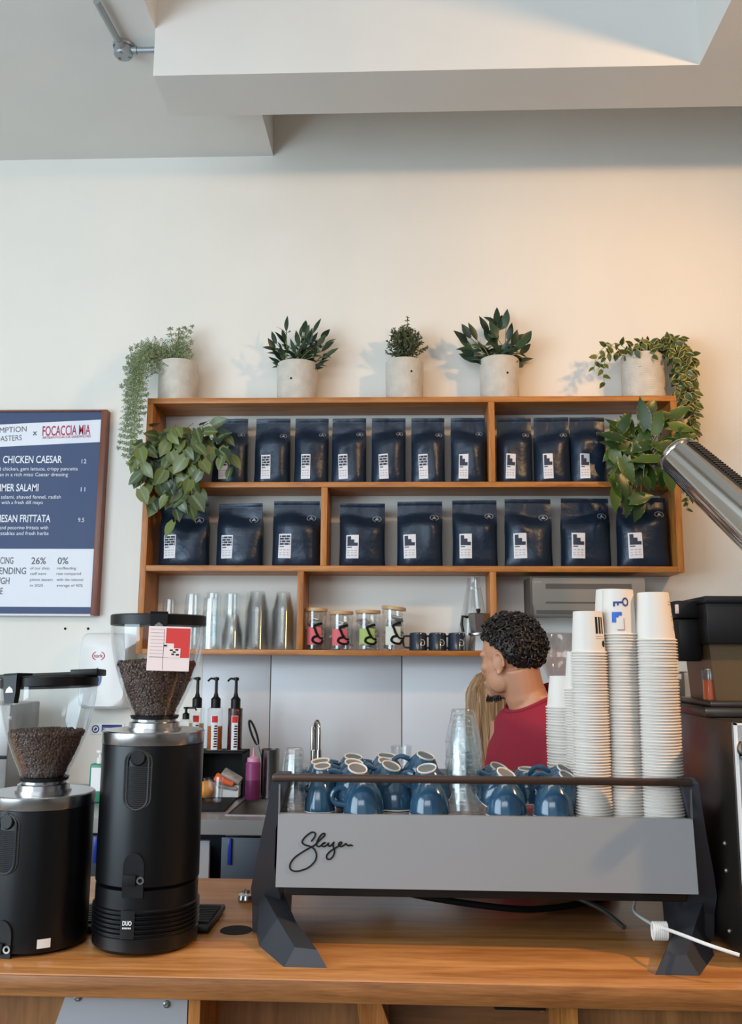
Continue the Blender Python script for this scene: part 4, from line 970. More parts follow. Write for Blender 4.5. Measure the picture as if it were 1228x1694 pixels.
# the card clipped to the right-hand hopper
Yc = I1['yc']-rt-.012
P0, P1 = at(242, 1109, Yc), at(315, 1036, Yc)
t = thing('order_card', 'white and red printed card clipped to the front of the taller grinder hopper', 'card', (P0.x, Yc, P0.z))
W_, H_ = P1.x-P0.x, P1.z-P0.z
Tc = facing((0, 0, 0)) @ Matrix.Rotation(-.02, 4, 'Z')
m = MB(); m.box(0, 0, -.0006, W_, H_, 0, 0, Mx=Tc); m.build('card', 'cardpink', t)
m = MB(); m.box(.42*W_, .62*H_, 0, .99*W_, .965*H_, .0004, Mx=Tc); m.box(.62*W_, .30*H_, 0, .99*W_, .62*H_, .0004, Mx=Tc)
m.build('red_print', 'red', t)
m = MB(); m.box(.50*W_, .30*H_, .0004, .78*W_, .51*H_, .0008, Mx=Tc); m.build('white_patch', 'cardpink', t)
m = MB()
for k in range(9): m.box(.05*W_, (.93-.078*k)*H_, 0, .38*W_, (.935-.078*k)*H_, .0005, Mx=Tc)
m.box(.04*W_, .30*H_, 0, .98*W_, .306*H_, .0003, Mx=Tc); m.box(.37*W_, .03*H_, 0, .376*W_, .93*H_, .0005, Mx=Tc)
m.build('ruled_lines', 'line', t)
m = MB()
for (x, y) in ((.53, .45), (.66, .46), (.57, .36), (.68, .35), (.38, .55), (.60, .41)): m.box(x*W_, y*H_, .0008, (x+.07)*W_, (y+.035)*H_, .0012, Mx=Tc)
m.build('dark_print', 'blackmatte', t)

g2, I2 = grinder('shorter black coffee grinder at the left edge with its hopper lid ajar', 68, 1587, 1321, 1284, 1134, 1112, None, vent=(14, 1348, 1448, 36), box=(10, 1560))
m = beans(g2, I2, I2['zc'](1212), .005, 2400); o = m.build('coffee_beans', 'bean', None); o.location = g2.location; tag(o, 'dark coffee beans half filling the hopper of the left grinder', 'coffee beans'); o['kind'] = 'stuff'
rt = I2['rt']; z0, z1 = I2['zl0'], I2['zl1']; zm = z0-.004
Tl = Matrix.Translation((0, 0, zm)) @ Matrix.Rotation(-.045, 4, 'Y') @ Matrix.Rotation(-.05, 4, 'X')
m = MB(); m.lathe([(0, 0), (rt-.002, 0), (rt+.001, .001), (rt+.0015, .016), (rt-.001, .019), (0, .019)], 56, Mx=Tl); lid = m.build('hopper_lid', 'black', g2)
m = MB(); m.box(-rt*1.05, -.022, .019, rt*1.12, .022, .027, bev=.002, Mx=Tl); m.box(rt*.55, -.026, .019, rt*1.15, .026, .031, bev=.002, Mx=Tl); m.build('lid_bar', 'black', lid)
clip(lid, -PI/2-.38, rt+.004, 0.0, .022, Tl)
a = -PI/2+.55
m = MB(); m.lathe([(GR+.001, .014), (GR+.001, .029)], 4, a0=a-.12, a1=a+.12); m.build('rating_label', 'white', g2)
# the grinders' barista sides: fork, spout and tray behind the drum
for g, zt_ in ((g1, .16), (g2, .13)):
    m = MB(); m.box(-.05, GR-.02, .11, .05, GR+.05, .20, bev=.01); m.build('spout', 'black', g)
    m = MB(); m.box(-.085, GR-.04, .002, .105, GR+.12, .014, bev=.004); dt = m.build('drip_tray', 'black', g)
    m = MB()
    for k in range(10): m.box(-.075, GR+.012*k-.02, .014, .10, GR+.012*k-.015, .018)
    m.build('tray_grid', 'grille', dt, smooth=False)
c = pz(157, 1558, BAR); m = MB(); m.box(c.x-.02, 1.93, BAR+.0005, c.x+.03, 2.02, BAR+.036, bev=.003); tag(m.build('knock_box', 'steelmid'), 'small grey metal box on the bar between the two grinders', 'box')
m = MB(); c = pz(157, 1500, BAR); m.box(c.x-.03, 2.06, BAR+.0005, c.x+.05, 2.19, BAR+.10, bev=.004)
o = tag(m.build('ribbed_bin', 'grille'), 'dark ribbed bin behind the gap between the two grinders', 'bin')

# ------------------------------------------------------------------ espresso machine
MYF = 1.70
mx0 = at(801, 1410, MYF).x
PT, PB = at(801, 1350.5, MYF).z, at(801, 1473.5, MYF).z
HW = (at(1146, 1410, MYF).x - at(456, 1410, MYF).x)/2
mach = thing('espresso_machine', 'long two-group espresso machine with a silver back panel on the bar', 'espresso machine', (mx0, MYF, BAR))
Tm = Matrix.Translation((0, 0, -BAR))
def mz(z): return z - BAR
m = MB()
m.prism([(-HW, mz(PT)), (HW, mz(PT)), (HW+.004, mz(PB)), (-HW-.002, mz(PB))], 0, .012, Mx=Matrix.Translation((0, .012, 0)) @ Matrix.Rotation(PI/2, 4, 'X'))
bp_ = m.build('back_panel', 'panel', mach, angle=20)
S = (3.961, 390, 1260)
pts = [(495,522),(516,495),(521,470),(500,462),(470,480),(443,508),(436,530),(455,546),(490,556),(516,576),(529,610),(520,650),(482,690),(432,712),(386,718),(357,702),(358,668),(385,630),(430,597),(480,567),(520,545),(555,510),(581,485),(582,471),(565,475),(545,500),(531,530),(532,550),(548,556),(570,540),(588,530),(570,537),(566,552),(580,556),(598,545),(608,533),(607,550),(620,553),(636,537),(644,526),(638,552),(648,582),(640,615),(620,638),(600,637),(596,616),(616,590),(646,570),(675,552),(692,538),(694,528),(680,530),(674,547),(690,556),(712,546),(721,537),(730,546),(738,551),(750,546),(766,552)]
P = bez([at(S[1]+x/S[0], S[2]+y/S[0], MYF-.0012) for x, y in pts], 4)
P = [Vector((p.x, MYF-.0012, p.z)) for p in P]
m = MB(); m.tube(P, .0014, 6); m.build('script_lettering', 'blackmatte', bp_, world=True)
m = MB(); m.box(-HW+.01, .016, mz(PB)-.018, HW-.01, .50, mz(PT)-.012, bev=.004); m.box(-HW+.02, .08, mz(PB)-.03, HW-.03, .40, mz(PB)-.01); m.build('chassis', 'black', mach)
m = MB(); m.box(-HW, .013, mz(PT)-.012, HW, .44, mz(PT)-.006); m.box(-HW, .44, mz(PT)-.012, HW, .45, mz(PT)+.03); m.build('cup_tray', 'steel', mach)
RZ = mz(at(801, 1291.5, MYF-.01).z)
m = MB(); m.box(-HW-.012, -.012, RZ-.0062, HW-.001, .008, RZ+.0068, bev=.004, seg=3); m.build('cup_rail', 'rail', mach)
for s in (-1, 1):
    m = MB(); m.box(s*(HW-.002)-.0015, -.004, mz(PT), s*(HW-.002)+.0015, .001, RZ-.004); m.build('rail_post', 'steelmid', mach)
for s in (-1, 1):
    m = MB()
    def sec(o, i, y0, y1, z): return [(s*o, y0, z), (s*i, y0, z), (s*i, y1, z), (s*o, y1, z)]
    o0 = HW+.012
    secs = [sec(o0-.006, o0-.03, .0, .03, RZ+.008), sec(o0, o0-.03, -.006, .05, RZ-.002), sec(o0+.004, o0-.022, .0, .09, RZ-.03), sec(o0+.020, o0-.004, .03, .16, .20), sec(o0+.036, o0+.0, .05, .20, .13), sec(o0+.046, o0-.005, .07, .22, .085), sec(o0+.046, o0-.012, .09, .23, .05), sec(o0+.046, o0-.012, .10, .22, .0)]
    if s > 0: secs = [list(reversed(q)) for q in secs]
    m.loft(secs)
    # the foot: a chamfered bar running forwards and inwards
    A_ = [(s*(o0+.046), .13, 0), (s*(o0-.005), .13, 0), (s*(o0-.002), .13, .075), (s*(o0+.036), .10, .085)]
    B_ = [(s*(HW-.028), -.09, 0), (s*(HW-.100), -.09, 0), (s*(HW-.082), -.082, .026), (s*(HW-.044), -.078, .028)]
    C_ = [(s*(o0+.02), .02, 0), (s*(o0-.052), .02, 0), (s*(o0-.045), .03, .038), (s*(o0-.012), .018, .048)]
    R_ = [A_, C_, B_]
    if s > 0: R_ = [list(reversed(q)) for q in R_]
    m.loft(R_); m.build('leg', 'legblack', mach, angle=18)
for k, s in enumerate((-.2, .2)):
    m = MB(); m.lathe([(.0, mz(PB)-.05), (.03, mz(PB)-.05), (.034, mz(PB)-.03), (.034, mz(PB)+.02), (0, mz(PB)+.02)], 28, c=(s, .48, 0)); m.build('group_head', 'steel', mach)
# hoses under the machine
def hose(name, label, pts, r, mname, cat='hose'):
    m = MB(); m.tube(bez([Vector(p) for p in pts], 10), r, 10); return tag(m.build(name, mname), label, cat)
B0 = BAR
hose('water_hose', 'thick black hose sagging under the espresso machine', [(mx0-.30, 2.02, B0+.10), (mx0-.15, 2.0, B0+.072), (mx0+.10, 2.0, B0+.045), (mx0+.25, 2.05, B0+.03), (mx0+.33, 2.16, B0+.012)], .0095, 'blackmatte')
hose('black_cable', 'thinner black cord lying lowest under the espresso machine', [(mx0-.26, 1.93, B0+.09), (mx0-.16, 1.90, B0+.055), (mx0+.04, 1.92, B0+.022), (mx0+.16, 1.98, B0+.007), (mx0+.30, 2.08, B0+.007)], .0065, 'blackmatte', 'cord')
pb = [at(950, 1484, 1.98), at(975, 1494, 1.95), at(1003, 1509, 1.91), pz(1033, 1534, B0+.006)]
hose('braided_hose', 'short braided metal hose hanging under the right half of the machine', pb, .005, 'steelmid')
w1 = [at(1051, 1490, 1.90), at(1050, 1508, 1.87), at(1075, 1526, 1.78), at(1092, 1533, 1.70), at(1130, 1547, 1.63), at(1175, 1564, 1.585), at(1224, 1580, 1.565)]
t = thing('white_cable', 'white cable with a coiled knot in front of the machine\'s right foot', 'cable', w1[3])
m = MB(); m.tube(bez(w1, 8), .0030, 8); m.build('cord', 'whitecable', t, world=True)
m = MB(); c = at(1092, 1540, 1.70)
for k in range(7): m.tube([c + Vector((.0036*(k-3), .011*math.cos(q), .014*math.sin(q))) for q in [2*PI*j/16 for j in range(16)]], .0024, 6, closed=True)
m.ball(c, (.012, .009, .011)); m.build('knot', 'whitecable', t, world=True)

# ------------------------------------------------------------------ paper cups
TR = PT - .006                      # top of the cup tray
def cup_mesh(r1, r0, h, full):
    """an upside-down paper cup: rim roll at z=0, base at z=h"""
    m = MB(); p = [(r1-.0042, .0012), (r1-.0022, 0.0), (r1-.0004, .0002), (r1+.0005, .0014), (r1-.0002, .0028), (r1-.0018, .0033), (r1-.0032, .0036)]
    p += [(r1-.0032+(r0-r1+.0032)*q, .0046+(h-.0046)*q) for q in (.25, .5, .75, 1)]
    p += [(r0-.0012, h+.0004), (r0-.002, h-.001), (r0-.0024, h-.006), (0, h-.006)]
    m.lathe(p, 40); return m
def cup_point(r1, r0, h, a, z, lift=.0008): r = r1-.0032+(r0-r1+.0032)*((z-.0046)/(h-.0046)) + lift; return (r*math.cos(a), r*math.sin(a), z)
def stack(u, v_bot, Y, v_rim_top, r1, r0, h, n, where, top_label, skip_below=0, deco=None):
    cx = at(u, v_bot-6, Y).x; zt = at(u, v_rim_top, Y-r1).z; sp = (zt-TR-.002)/(n-1); G = f'paper cups nested in the {where}'
    first = None
    for k in range(skip_below, n):
        loc = (cx+RND.uniform(-.0006, .0006), Y+RND.uniform(-.0006, .0006), TR+.0005+sp*k)
        if first is None:
            first = cup_mesh(r1, r0, h, True).build('paper_cup', 'paper'); first.location = loc; tag(first, f'white paper cup nested upside down in the {where}', 'paper cup', G); c = first
        else:
            c = first.copy(); col.objects.link(c); c.location = loc
    c['label'] = top_label; c['group'] = 'topmost cups of the paper cup stacks'
    if deco:
        for nm, mname, polys in deco(r1, r0, h):
            m = MB()
            for pl in polys: m.poly([cup_point(r1, r0, h, a, z) for a, z in pl])
            m.build(nm, mname, c, smooth=False)
    return cx, sp, first
def strip(a0, z0, a1, z1, n=7): return [[(a0+(a1-a0)*k/n, z0), (a0+(a1-a0)*(k+1)/n, z0), (a0+(a1-a0)*(k+1)/n, z1), (a0+(a1-a0)*k/n, z1)] for k in range(n)]
def disc(a, z, ra, rz, n=14): return [[(a+ra*math.cos(2*PI*k/n), z+rz*math.sin(2*PI*k/n)) for k in range(n)]]
def ring(a, z, ra, rz, q=.62, n=16): return [[(a+ra*e*math.cos(2*PI*k/n), z+rz*e*math.sin(2*PI*k/n)) for k, e in ((j, 1), (j+1, 1), (j+1, q), (j, q))] for j in range(n)]
def decoA(r1, r0, h):
    a = -PI/2+.30; z1 = h*.86; z0 = h*.46
    return [('bar_print', 'blackmatte', strip(a, z0, a+.16, z1) + strip(a+.24, z0, a+.40, z1) + strip(a+.48, z0, a+.64, z1)), ('dot_print', 'blackmatte', disc(a+.58, h*.22, .15, .0065)),
            ('fine_print', 'line', strip(a-.02, h*.39, a+.66, h*.40) + strip(a-.02, h*.34, a+.66, h*.35))]
def decoB(r1, r0, h):
    a = -PI/2-.02
    return [('key_print', 'bluetext', ring(a+.24, h*.72, .21, .0085) + strip(a-.52, h*.69, a+.06, h*.73) + strip(a-.52, h*.62, a-.40, h*.69) + strip(a-.28, h*.64, a-.18, h*.69)),
            ('block_print', 'blueink', strip(a-.60, h*.38, a-.22, h*.50) + strip(a-.22, h*.42, a-.02, h*.50) + strip(a-.60, h*.27, a-.36, h*.38)), ('frame_print', 'line', strip(a+.08, h*.10, a+.11, h*.36) + strip(a-.3, h*.10, a+.08, h*.12))]
def decoC(r1, r0, h):
    a = -PI/2+.85; r = []
    for k in range(16):
        if k % 3: r += disc(a+.3+.22*math.cos(2*PI*k/16), h*.42+.018*math.sin(2*PI*k/16), .04, .0016, 6)
    return [('mark_print', 'line', r + strip(a-.05, h*.80, a+.35, h*.81) + strip(a-.12, h*.74, a+.35, h*.75))]
YA = 1.752
stack(983, 1352, YA, 1079, .0345, .0270, .078, 58, 'front left stack of paper cups', 'paper cup with a black bar print atop the front left cup stack', deco=decoA)
stack(1036, 1352, YA+.012, 1049, .0365, .0285, .086, 62, 'middle front stack of paper cups', 'paper cup with a blue key print atop the middle cup stack', deco=decoB)
stack(1096, 1352, YA, 1058, .0405, .0290, .090, 60, 'front right stack of paper cups', 'plain-looking paper cup topping the right front stack', deco=decoC)
r_ = stack(936, 1348, YA+.105, 1171, .0335, .0240, .062, 36, 'short rear stack beside the red shirt', 'paper cup topping the short rear stack beside the red shirt')
cxb, sp, f0 = stack(1021, 1346, YA+.110, 1046, .0365, .0270, .088, 60, 'rear stack behind the key-printed cup', 'paper cup showing above and left of the key-printed cup', skip_below=57, deco=decoB)
cxf, sp2, f1 = stack(1066, 1346, YA+.085, 1075, .0365, .0285, .075, 56, 'rear stack between the middle and right stacks', 'paper cup peeking out between the middle and right cup stacks', skip_below=30)
m = MB()
for cx_, Y_, r1, n, s_ in ((cxb, YA+.110, .0365, 57, sp), (cxf, YA+.085, .0365, 30, sp2), (at(969, 1346, YA+.075).x, YA+.080, .0345, 46, .0050)):
    prof = [(0, 0)]
    for k in range(n): z = k*s_; prof += [(r1-.0030, z), (r1-.0005, z+.0004), (r1+.0008, z+.0018), (r1-.0005, z+.0034), (r1-.0028, z+.0042)]
    prof += [(r1*.76, n*s_+.07) if n == 46 else (r1-.004, n*s_), (0, n*s_+.07 if n == 46 else n*s_)]
    m.lathe(prof, 36, c=(cx_, Y_, TR+.0005))
o = m.build('nested_paper_cup', 'paper'); tag(o, 'lower cups of the rear stacks hidden behind the front paper cups', 'paper cups'); o['kind'] = 'stuff'

# ------------------------------------------------------------------ glass tumblers on the machine
def facet(r_rim, r_base, h):
    m = MB(); seg = 40; rows = [(r_rim, 0), (r_rim, h*.30), (r_rim*.97, h*.34), (r_base*1.02, h*.93), (r_base*.9, h), (0, h), (0, h-.010), (r_base*.9, h-.012), (r_rim-.004, h*.3), (r_rim-.003, 0), (r_rim, 0)]
    b0 = len(m.v); m.lathe(rows, seg)
    for i, p in enumerate(m.v):
        r = math.hypot(p.x, p.y)
        if h*.33 < p.z < h*.95 and r > .004:
            a = math.atan2(p.y, p.x); k = (a/(2*PI/10)) % 1 - .5; q = math.cos(PI/10)/math.cos(k*2*PI/10)*1.03; p.x *= q; p.y *= q
    ridge = MB()
    for k in range(10):
        a = PI/10 + 2*PI*k/10; m.tube([(r_rim*1.0*math.cos(a), r_rim*1.0*math.sin(a), h*.33), (r_base*1.05*math.cos(a), r_base*1.05*math.sin(a), h*.93)], .0011, 6)
    for r, z, w in ((r_rim-.0015, .0012, .0016), (r_rim+.0002, h*.32, .0009), (r_base*1.0, h*.965, .0022), (r_base*.85, h*.86, .0016)):
        m.tube([(r*math.cos(2*PI*j/30), r*math.sin(2*PI*j/30), z) for j in range(30)], w, 7, closed=True)
    return m
def glass_stack(u0, u1, v_top, Y, n, h, where, taper):
    cx = at((u0+u1)/2, 1330, Y).x; r = wpx(u1-u0, 1330, Y)/2; H = at(614, v_top, Y-r*.5).z - TR; sp = (H-h)/(n-1); f = None
    for k in range(n):
        loc = (cx+RND.uniform(-.0015, .0015), Y, TR+.0005+sp*k); lab = f'faceted clear glass tumbler {"atop" if k == n-1 else "nested in"} the {where}'
        if f is None: f = facet(r, r*taper, h).build('glass_tumbler', 'glassthick', None, angle=25); f.location = loc; tag(f, lab, 'glass', 'faceted tumblers on the espresso machine')
        else: copy_thing(f, loc, label=lab)
glass_stack(463, 506, 1240, YA, 4, .085, 'short stack at the left end of the machine', .66)
glass_stack(738, 798, 1173, YA+.01, 6, .088, 'tall stack beside the red-shirted man', .62)

# ------------------------------------------------------------------ blue cups
_cup = {}
def blue_cup(label, u, v, Y, size, base=True, tx=0.0, ty=0.0, spin=0.0, z=None):
    """upside-down cup; u, v: where its foot ring (base=False) or its rim front shows"""
    R1, R0, H = size
    if size not in _cup:
        t = thing('cappuccino_cup', label, 'cup', (0, 0, 0), group='upturned blue cups on the espresso machine')
        out = [(R1, 0), (R1*1.0, .002), (R1*.985, H*.2), (R1*.93, H*.42), (R1*.80, H*.68), (R0*1.15, H*.90), (R0*1.02, H*.955)]
        m = MB(); m.lathe([(R1-.004, 0), (R1-.001, -.0006), (R1, .001)] + out[1:] + [(R0*1.0, H*.96), (0, H*.96), (0, H*.90), (R0, H*.88), (R1*.76, H*.62), (R1-.005, .006), (R1-.004, 0)], 44); m.build('bowl', 'mug', t)
        m = MB(); m.lathe([(R0*1.01, H*.955), (R0*1.01, H), (R0*.90, H), (R0*.88, H*.965)], 36); m.build('foot_ring', 'clay', t)
        m = MB(); m.lathe([(0, H*.966), (R0*.89, H*.966)], 30); m.build('foot_underside', 'claydark', t)
        m = MB(); m.lathe([(R1-.0042, -.0008), (R1+.0004, -.0008), (R1+.0004, .0012), (R1-.0042, .0012), (R1-.0042, -.0008)], 44); m.build('rim', 'clay', t)
        m = MB(); m.tube(bez([(-R1*.80, 0, H*.72), (-R1-.010, 0, H*.74), (-R1-.021, 0, H*.55), (-R1-.017, 0, H*.32), (-R1*.96, 0, H*.24)], 6), [.0052]*6+[.0046]*12+[.0052]*7, 8); m.build('handle', 'mug', t)
        _cup[size] = t; c = t
    else: c = copy_thing(_cup[size], (0, 0, 0), label=label)
    c.rotation_mode = 'ZYX'; c.rotation_euler = Euler((tx, ty, spin), 'ZYX')
    if z is None:
        c.location = (at(u, v, Y).x, Y, TR+.002)
    else:
        # place so that the foot ring's centre lies at (u, v) on depth Y
        p = at(u, v, Y); off = c.rotation_euler.to_matrix() @ Vector((0, 0, H)); c.location = p - off
    return c
BIG = (.0410, .0200, .062); MID = (.0375, .0185, .060); SML = (.0285, .0160, .058)
blue_cup('small blue cup standing inverted next to the short glass stack', 529, 1330, YA+.01, SML, spin=-.9)
blue_cup('small blue cup tilted on the lower cup next to the short glass stack', 533, 1266, YA+.01, SML, tx=.28, ty=-.05, z=1, spin=.2)
blue_cup('blue cup with its handle showing at left, front row beneath the rail', 602, 1340, YA-.012, MID, spin=.0)
blue_cup('blue cup tilted on top of the front cup with the handle', 592, 1270, YA+.0, MID, tx=.42, ty=.18, z=1)
blue_cup('blue cup right behind the tilted one, second of the three foot rings', 586, 1261, YA+.075, MID, tx=.30, ty=.16, z=1)
blue_cup('blue cup farthest back of the three overlapping foot rings', 585, 1251, YA+.15, MID, tx=.25, ty=.10, z=1, spin=.1)
blue_cup('blue cup standing behind the front cup with the handle', 588, 1325, YA+.085, MID, spin=.3)
blue_cup('dark blue cup in the back behind the small inverted cup', 530, 1258, YA+.10, MID, tx=.2, ty=-.1, z=1, spin=.4)
blue_cup('blue cup lowest of the pair left of the label-bearing front cup', 655, 1320, YA+.055, MID, spin=.3)
blue_cup('blue cup tilted on the pair left of the centre cups', 648, 1266, YA+.05, MID, tx=.36, ty=.30, z=1)
blue_cup('blue cup whose foot ring shows just behind the tilted centre cup', 641, 1259, YA+.10, MID, tx=.30, ty=.22, z=1)
blue_cup('blue cup at the back of the centre group with an upright foot ring', 640, 1249, YA+.165, MID, tx=.20, ty=.06, z=1, spin=.1)
blue_cup('blue cup lowest of the pair just left of the tall glass stack', 711, 1335, YA-.005, MID, spin=-1.4)
blue_cup('blue cup stacked upper of the pair just left of the tall glass stack', 706, 1270, YA+.0, MID, tx=.36, ty=-.16, z=1, spin=-.5)
blue_cup('blue cup with a dark foot ring behind the pair near the tall glasses', 705, 1249, YA+.10, MID, tx=.30, ty=.26, z=1)
blue_cup('blue cup lowest of the pair just right of the tall glass stack', 838, 1335, YA-.003, MID, spin=-1.5)
blue_cup('blue cup tilted upper of the pair just right of the tall glass stack', 838, 1279, YA+.0, MID, tx=.42, ty=.34, z=1)
blue_cup('blue cup peeking behind the pair right of the tall glasses', 827, 1269, YA+.06, MID, tx=.35, ty=.34, z=1)
blue_cup('blue cup at the back with its foot ring edge-on below the red shirt', 873, 1271, YA+.09, MID, tx=.10, ty=.02, z=1, spin=.2)
blue_cup('blue cup lowest of the pair beside the paper cup stacks', 916, 1335, YA-.004, MID, spin=-1.5)
blue_cup('blue cup tilted upper of the pair beside the paper cup stacks', 941, 1284, YA-.004, MID, tx=.40, ty=.42, z=1)
blue_cup('blue cup behind the tilted one beside the paper cup stacks', 937, 1273, YA+.05, MID, tx=.35, ty=.42, z=1)
# ------------------------------------------------------------------ back worktop and what stands on it
WX0, WX1 = -1.75, 1.25
cab = thing('back_counter', 'stainless steel back worktop with a sink above dark blue cabinets', 'counter', (0, yw0, 0))
sa, sb_ = pz(397, 1330, WT).x, at(720, 1330, 3.3).x; ys0, ys1 = yw0+.09, yw0+.46
m = MB()
for b in ((WX0, yw0, sa, WALL-.008), (sb_, yw0, WX1, WALL-.008), (sa, yw0, sb_, ys0), (sa, ys1, sb_, WALL-.008)): m.box(b[0], b[1], WT-.003, b[2], b[3], WT)
m.box(WX0, yw0, WT-.045, WX1, yw0+.003, WT-.003)
m.build('steel_top', 'worktopsteel', cab, world=True, smooth=False)
m = MB(); m.box(sa-.006, ys0-.006, WT, sb_+.006, ys0, WT+.003); m.box(sa-.006, ys1, WT, sb_+.006, ys1+.006, WT+.003); m.box(sa-.006, ys0, WT, sa, ys1, WT+.003); m.box(sb_, ys0, WT, sb_+.006, ys1, WT+.003)
m.box(sa, ys0, WT-.18, sb_, ys1, WT-.175); m.box(sa-.003, ys0, WT-.18, sa, ys1, WT); m.box(sb_, ys0, WT-.18, sb_+.003, ys1, WT); m.box(sa, ys0-.003, WT-.18, sb_, ys0, WT); m.box(sa, ys1, WT-.18, sb_, ys1+.003, WT)
m.build('sink', 'worktopsteel', cab, world=True, smooth=False)
xd_ = [WX0, at(150, 1400, yw0).x-.25, at(185, 1400, yw0).x, at(335, 1400, yw0+.02).x, at(365, 1400, yw0+.02).x, at(520, 1400, yw0).x, .45, WX1]
for i in range(len(xd_)-1):
    if i in (2, 3): continue
    m = MB(); m.box(xd_[i]+.003, yw0+.015, .08, xd_[i+1]-.003, yw0+.035, WT-.055, bev=.003); d = m.build('door', 'cabinet', cab, world=True)
    hx = {1: at(156, 1400, yw0).x, 4: at(379, 1400, yw0).x}.get(i)
    if hx is not None:
        m = MB(); m.box(hx-.006, yw0+.006, at(379, 1432, yw0).z, hx+.006, yw0+.0155, at(379, 1388, yw0).z, bev=.002); m.build('handle', 'bluelit', d, world=True)
m = MB(); m.box(WX0, yw0+.04, 0, xd_[2], WALL-.01, WT-.05); m.box(xd_[4], yw0+.04, 0, WX1, WALL-.01, WT-.19); m.box(xd_[2], yw0+.3, 0, xd_[4], yw0+.32, WT-.05); m.build('carcass', 'cabinet', cab, world=True, smooth=False)
m = MB(); m.box(xd_[3]-.02, yw0+.03, .1, xd_[3]+.02, yw0+.05, WT-.07); m.box(xd_[3]-.10, yw0+.04, .75, xd_[3]-.03, yw0+.25, WT-.12, bev=.02); m.build('appliance_bay', 'plate', cab, world=True)

def wt(u, v, dz=0): p = pz(u, v, WT); p.z += dz; return p
# black riser box with syrup bottles
yr = 3.44
rx0, rx1, rz = at(318, 1270, yr).x, at(403, 1270, yr).x, at(370, 1244, yr).z
m = MB(); m.box(rx0, yr, rz-.006, rx1, yr+.13, rz, bev=.001); m.box(rx1-.006, yr, WT, rx1, yr+.13, rz); m.box(rx0, yr, WT, rx0+.006, yr+.13, rz); m.box(rx0, yr+.124, WT, rx1, yr+.13, rz)
tag(m.build('bottle_riser', 'blackmatte'), 'black riser box on the back worktop carrying the syrup bottles', 'riser')
def syrup(u, v_top, Y, mname, level, label, w=26, spout=-1, vb=None):
    z0 = rz; c = at(u, 1200, Y).x; H = at(614, 1171, Y).z - z0; r = wpx(w, 1200, Y)/2
    t = thing('syrup_bottle', label, 'bottle', (c, Y, z0+.0005), group='pump syrup bottles')
    m = MB(); m.lathe([(0, 0), (r-.002, 0), (r, .003), (r, H-.012), (r-.006, H-.004), (r*.55, H), (r*.55, H+.004)], 28); m.build('glass_body', 'glass', t)
    m = MB(); m.lathe([(0, .003), (r-.003, .003), (r-.002, .006), (r-.002, H*level), (0, H*level)], 28); m.build('syrup', mname, t)
    zc_ = H+.002; zt_ = at(614, v_top, Y).z - z0
    m = MB(); m.lathe([(r*.62, zc_-.008), (r*.62, zc_+.026), (r*.5, zc_+.030), (.010, zc_+.034), (.006, zc_+.05), (.0055, zt_-.014), (.010, zt_-.012), (.010, zt_-.002), (0, zt_)], 20); m.tube([(0, 0, zt_-.007), (spout*.022, -.004, zt_-.006), (spout*.032, -.005, zt_-.016)], .004, 8); m.build('pump', 'black', t)
    rr = r+.0008; a0, a1 = -PI/2-.25, -PI/2+.55
    m = MB(); m.lathe([(rr, .004), (rr, H*.80)], 8, a0=a0, a1=a1); lb = m.build('label', 'whiteprint', t)
    m = MB(); m.lathe([(rr+.0006, H*.64), (rr+.0006, H*.79)], 8, a0=a0+.05, a1=a1-.05); m.build('red_mark', 'red', lb)
    m = MB()
    for k in range(9): m.lathe([(rr+.0006, H*(.08+.058*k)), (rr+.0006, H*(.08+.058*k)+.005)], 3, a0=a0+.30+.04*(k % 3), a1=a1-.06)
    m.build('black_print', 'blackmatte', lb)
syrup(325, 1122, yr+.09, 'syrupgold', .60, 'half full golden syrup pump bottle behind the grinder, leftmost of the row')
syrup(356, 1122, yr+.06, 'syrupamber', .55, 'amber syrup pump bottle in the middle of the row of three')
syrup(389, 1122, yr+.06, 'syrupred', .96, 'full dark red syrup pump bottle at the right of the row')
c = at(313, 1200, yr-.05)
t = thing('pump_dispenser', 'small clear pump bottle half hidden behind the taller grinder', 'bottle', (at(305, 1230, yr+.02).x, yr+.03, rz+.0005))
m = MB(); m.lathe([(0, 0), (.026, 0), (.027, .004), (.027, .10), (.012, .12)], 24); m.build('bottle_body', 'plastic', t)
m = MB(); m.lathe([(.013, .115), (.013, .135), (.005, .14), (.005, .152), (.010, .154), (.010, .160), (0, .161)], 16); m.tube([(0, 0, .157), (.034, -.004, .157), (.040, -.005, .148)], .004, 6); m.build('pump', 'black', t)
# purple squeeze bottle, steel jug with ladle
Y = 3.40; p = at(418, 1313, Y); r = wpx(25, 1290, Y)/2
t = thing('squeeze_bottle', 'purple squeeze sauce bottle standing right of the black riser', 'bottle', (p.x, Y, WT+.0005))
H = at(614, 1262, Y).z - WT
m = MB(); m.lathe([(0, 0), (r-.002, 0), (r, .003), (r, H*.52)], 28, mi=1); m.lathe([(r, H*.52), (r, H-.006), (r*.8, H)], 28, mi=0); m.lathe([(r*.8, H), (0, H)], 28); m.build('bottle_body', ['purple', 'purpledark'], t)
m = MB(); m.lathe([(r*.82, H-.002), (r*.82, H+.012), (r*.4, H+.016), (.005, H+.020), (.002, H+.048), (0, H+.049)], 20); m.build('nozzle_cap', 'pinkcap', t)
p = wt(446, 1318); Y = 3.46; c = at(447, 1290, Y); r = wpx(31, 1290, Y)/2; H = at(614, 1241, Y).z - WT
t = thing('steel_jug', 'stainless steel utensil pot beside the purple bottle', 'jug', (c.x, Y, WT+.0005))
m = MB(); m.lathe([(0, 0), (r, 0), (r, H-.003), (r+.0015, H), (r-.002, H), (r-.002, .003), (0, .003)], 32); m.build('pot', 'steel', t)
a, b = at(428, 1236, Y), at(413, 1192, Y)
